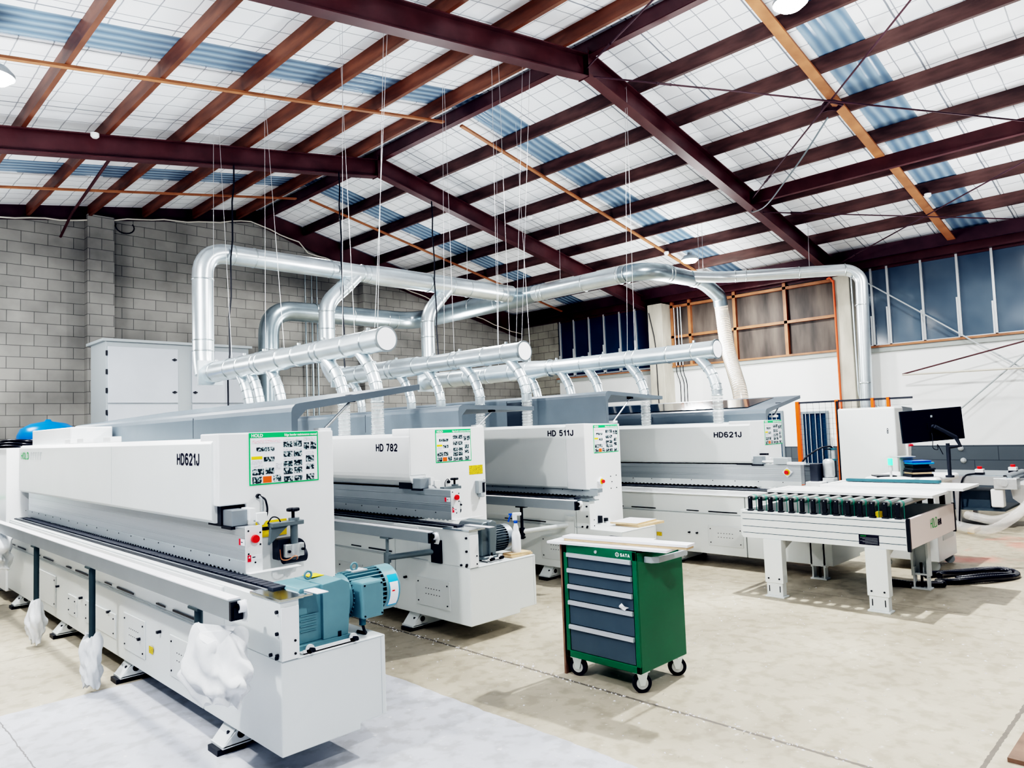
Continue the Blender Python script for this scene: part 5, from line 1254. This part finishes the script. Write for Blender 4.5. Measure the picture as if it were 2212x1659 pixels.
# side wall fittings
o=MB().cyl((14.70,5.49,1.2),(14.70,5.49,4.35),.020,n=10).tube(fillet([(14.70,5.49,4.3),(14.70,5.55,4.42),(14.72,5.62,4.40)],.04),.018,8).build('orange_pipe','opipe'); tag(o,'orange pipe running up the edge of the near concrete column','pipe')
for i,(y_,x_) in enumerate(((5.16,14.74),(5.05,15.1))):
    o=MB().tube(fillet([(x_,y_,4.5),(x_,y_,2.0),(x_+.05,y_-.1,1.75),(15.12,y_-.35,1.65)],.12),.016,8).build('wall_conduit','galv'); tag(o,['grey conduit right of the near column bending at its foot','grey conduit beside the window frame right of the column'][i],'conduit')
for i,y_ in enumerate((9.42,9.32,9.24)):
    o=MB().cyl((15.06,y_,2.99),(15.06,y_,4.4),.014,n=8).tube(fillet([(15.06,y_,3.0),(15.03,y_-.02,2.8),(15.12,y_-.05,2.6),(15.14,y_-.03,1.2)],.1),.009,6,m=1).build('drop_conduit',['galv','black']); tag(o,'%s of three thin conduits in front of the plywood, from the left'%ORD[i],'conduit')
o=MB().tube(fillet([(14.70,9.9,4.3),(14.70,9.75,3.6),(14.70,9.72,1.5)],.2),.010,6).build('column_cable','black'); tag(o,'black cable on the far concrete column','cable')
def wrod(p,q,label,r=.014,m='lgrey'):
    o=MB().cyl(p,q,r,n=8).build('wall_brace',m); tag(o,label,'brace')
wrod((14.98,5.30,4.52),(14.98,1.2,1.3+.0),'long wall brace rod falling from the column top to the right')
wrod((14.92,3.75,1.45),(14.92,.6,4.2),'wall brace rod rising to the right behind the monitor')
t=empty('pipe_bracket',(14.7,3.5,2.3),'pipe bracket frame reaching out over the right wall','bracket')
MB().cyl((14.7,4.34,2.36),(14.7,1.5,2.32),.018,n=8).cyl((14.7,1.5,2.32),(15.16,1.5,2.32),.018,n=8).cyl((14.7,1.5,2.32),(14.7,1.5,2.98),.018,n=8).build('lower_tube','cable',t); MB().cyl((14.7,4.34,2.37),(14.7,1.5,2.98),.014,n=8).build('upper_tube','rust',t)
for i,(y_,z_) in enumerate(((3.58,.96),(3.55,.74))):
    o=MB().lathe((WR-.005,y_,z_),[(.05,0),(.045,.02),(.02,.035)],ax=(-1,0,0),n=16).build('wall_fitting','lgrey'); tag(o,['upper round grey fitting on the dark wall band','lower round grey fitting on the dark wall band'][i],'fitting')
o=MB().add([(4.0,.30,.001),(4.9,.30,.001),(4.9,.85,.001),(4.0,.85,.001),(4.0,.30,.02),(4.9,.30,.02),(4.9,.85,.02),(4.0,.85,.02)],[(0,3,2,1),(4,5,6,7),(0,1,5,4),(1,2,6,5),(2,3,7,6),(3,0,4,7)]).build('floor_board','brownb'); tag(o,'brown board on the floor at the bottom right corner','board')
# offcuts / chips
mb=MB(); rnd=random.Random(9)
for i in range(650):
    if rnd.random()<.5: cx=3.54+rnd.gauss(0,.03); cy=rnd.uniform(.9,5.5)
    else: cx=rnd.uniform(2.9,7.0); cy=rnd.uniform(.9,4.6)
    if 3.55<cx<4.15 and 2.55<cy<3.25: continue
    s_=rnd.uniform(.003,.011); a_=rnd.uniform(0,PI)
    dx,dy=s_*math.cos(a_),s_*math.sin(a_)
    mb.add([(cx-dx,cy-dy,.001),(cx+dy*.3,cy-dx*.3,.006),(cx+dx,cy+dy,.002),(cx-dy*.3,cy+dx*.3,.001)],[(0,1,2,3)])
o=mb.build('wood_chips','board',origin=(4.5,2.5,0)); tag(o,'pale wood chips scattered over the concrete floor','chips',kind='stuff')
# chain of hang hooks on roof: small mains beam over the plywood bay
# ------------------------------------------------------------------ camera & view
F=1553.15
def RR(yaw,pit,rol):
    f=Vector((math.sin(yaw)*math.cos(pit),math.cos(yaw)*math.cos(pit),math.sin(pit)))
    r=Vector((math.cos(yaw),-math.sin(yaw),0)); u=r.cross(f)
    c,s=math.cos(rol),math.sin(rol)
    return c*r+s*u, -s*r+c*u, f
r,u,f_=RR(*[math.radians(v) for v in (45.0094,3.5253,-2.05045)])
cam=bpy.data.cameras.new('cam'); cam.sensor_width=36; cam.lens=F/2212*36; cam.clip_start=.05; cam.clip_end=100
co=bpy.data.objects.new('camera',cam); C.objects.link(co)
co.matrix_world=Matrix(((r.x,u.x,-f_.x,0),(r.y,u.y,-f_.y,0),(r.z,u.z,-f_.z,1.62),(0,0,0,1)))
sc=bpy.context.scene; sc.camera=co
sc.cycles.use_adaptive_sampling=True; sc.cycles.adaptive_threshold=.018; sc.cycles.max_bounces=8; sc.cycles.diffuse_bounces=4; sc.cycles.glossy_bounces=3; sc.cycles.transparent_max_bounces=10
sc.view_settings.view_transform='Filmic'; sc.view_settings.look='Very High Contrast'; sc.view_settings.exposure=.38
sc.view_settings.use_curve_mapping=True; cm=sc.view_settings.curve_mapping; cm.black_level=(.021,.019,.013); cm.update()
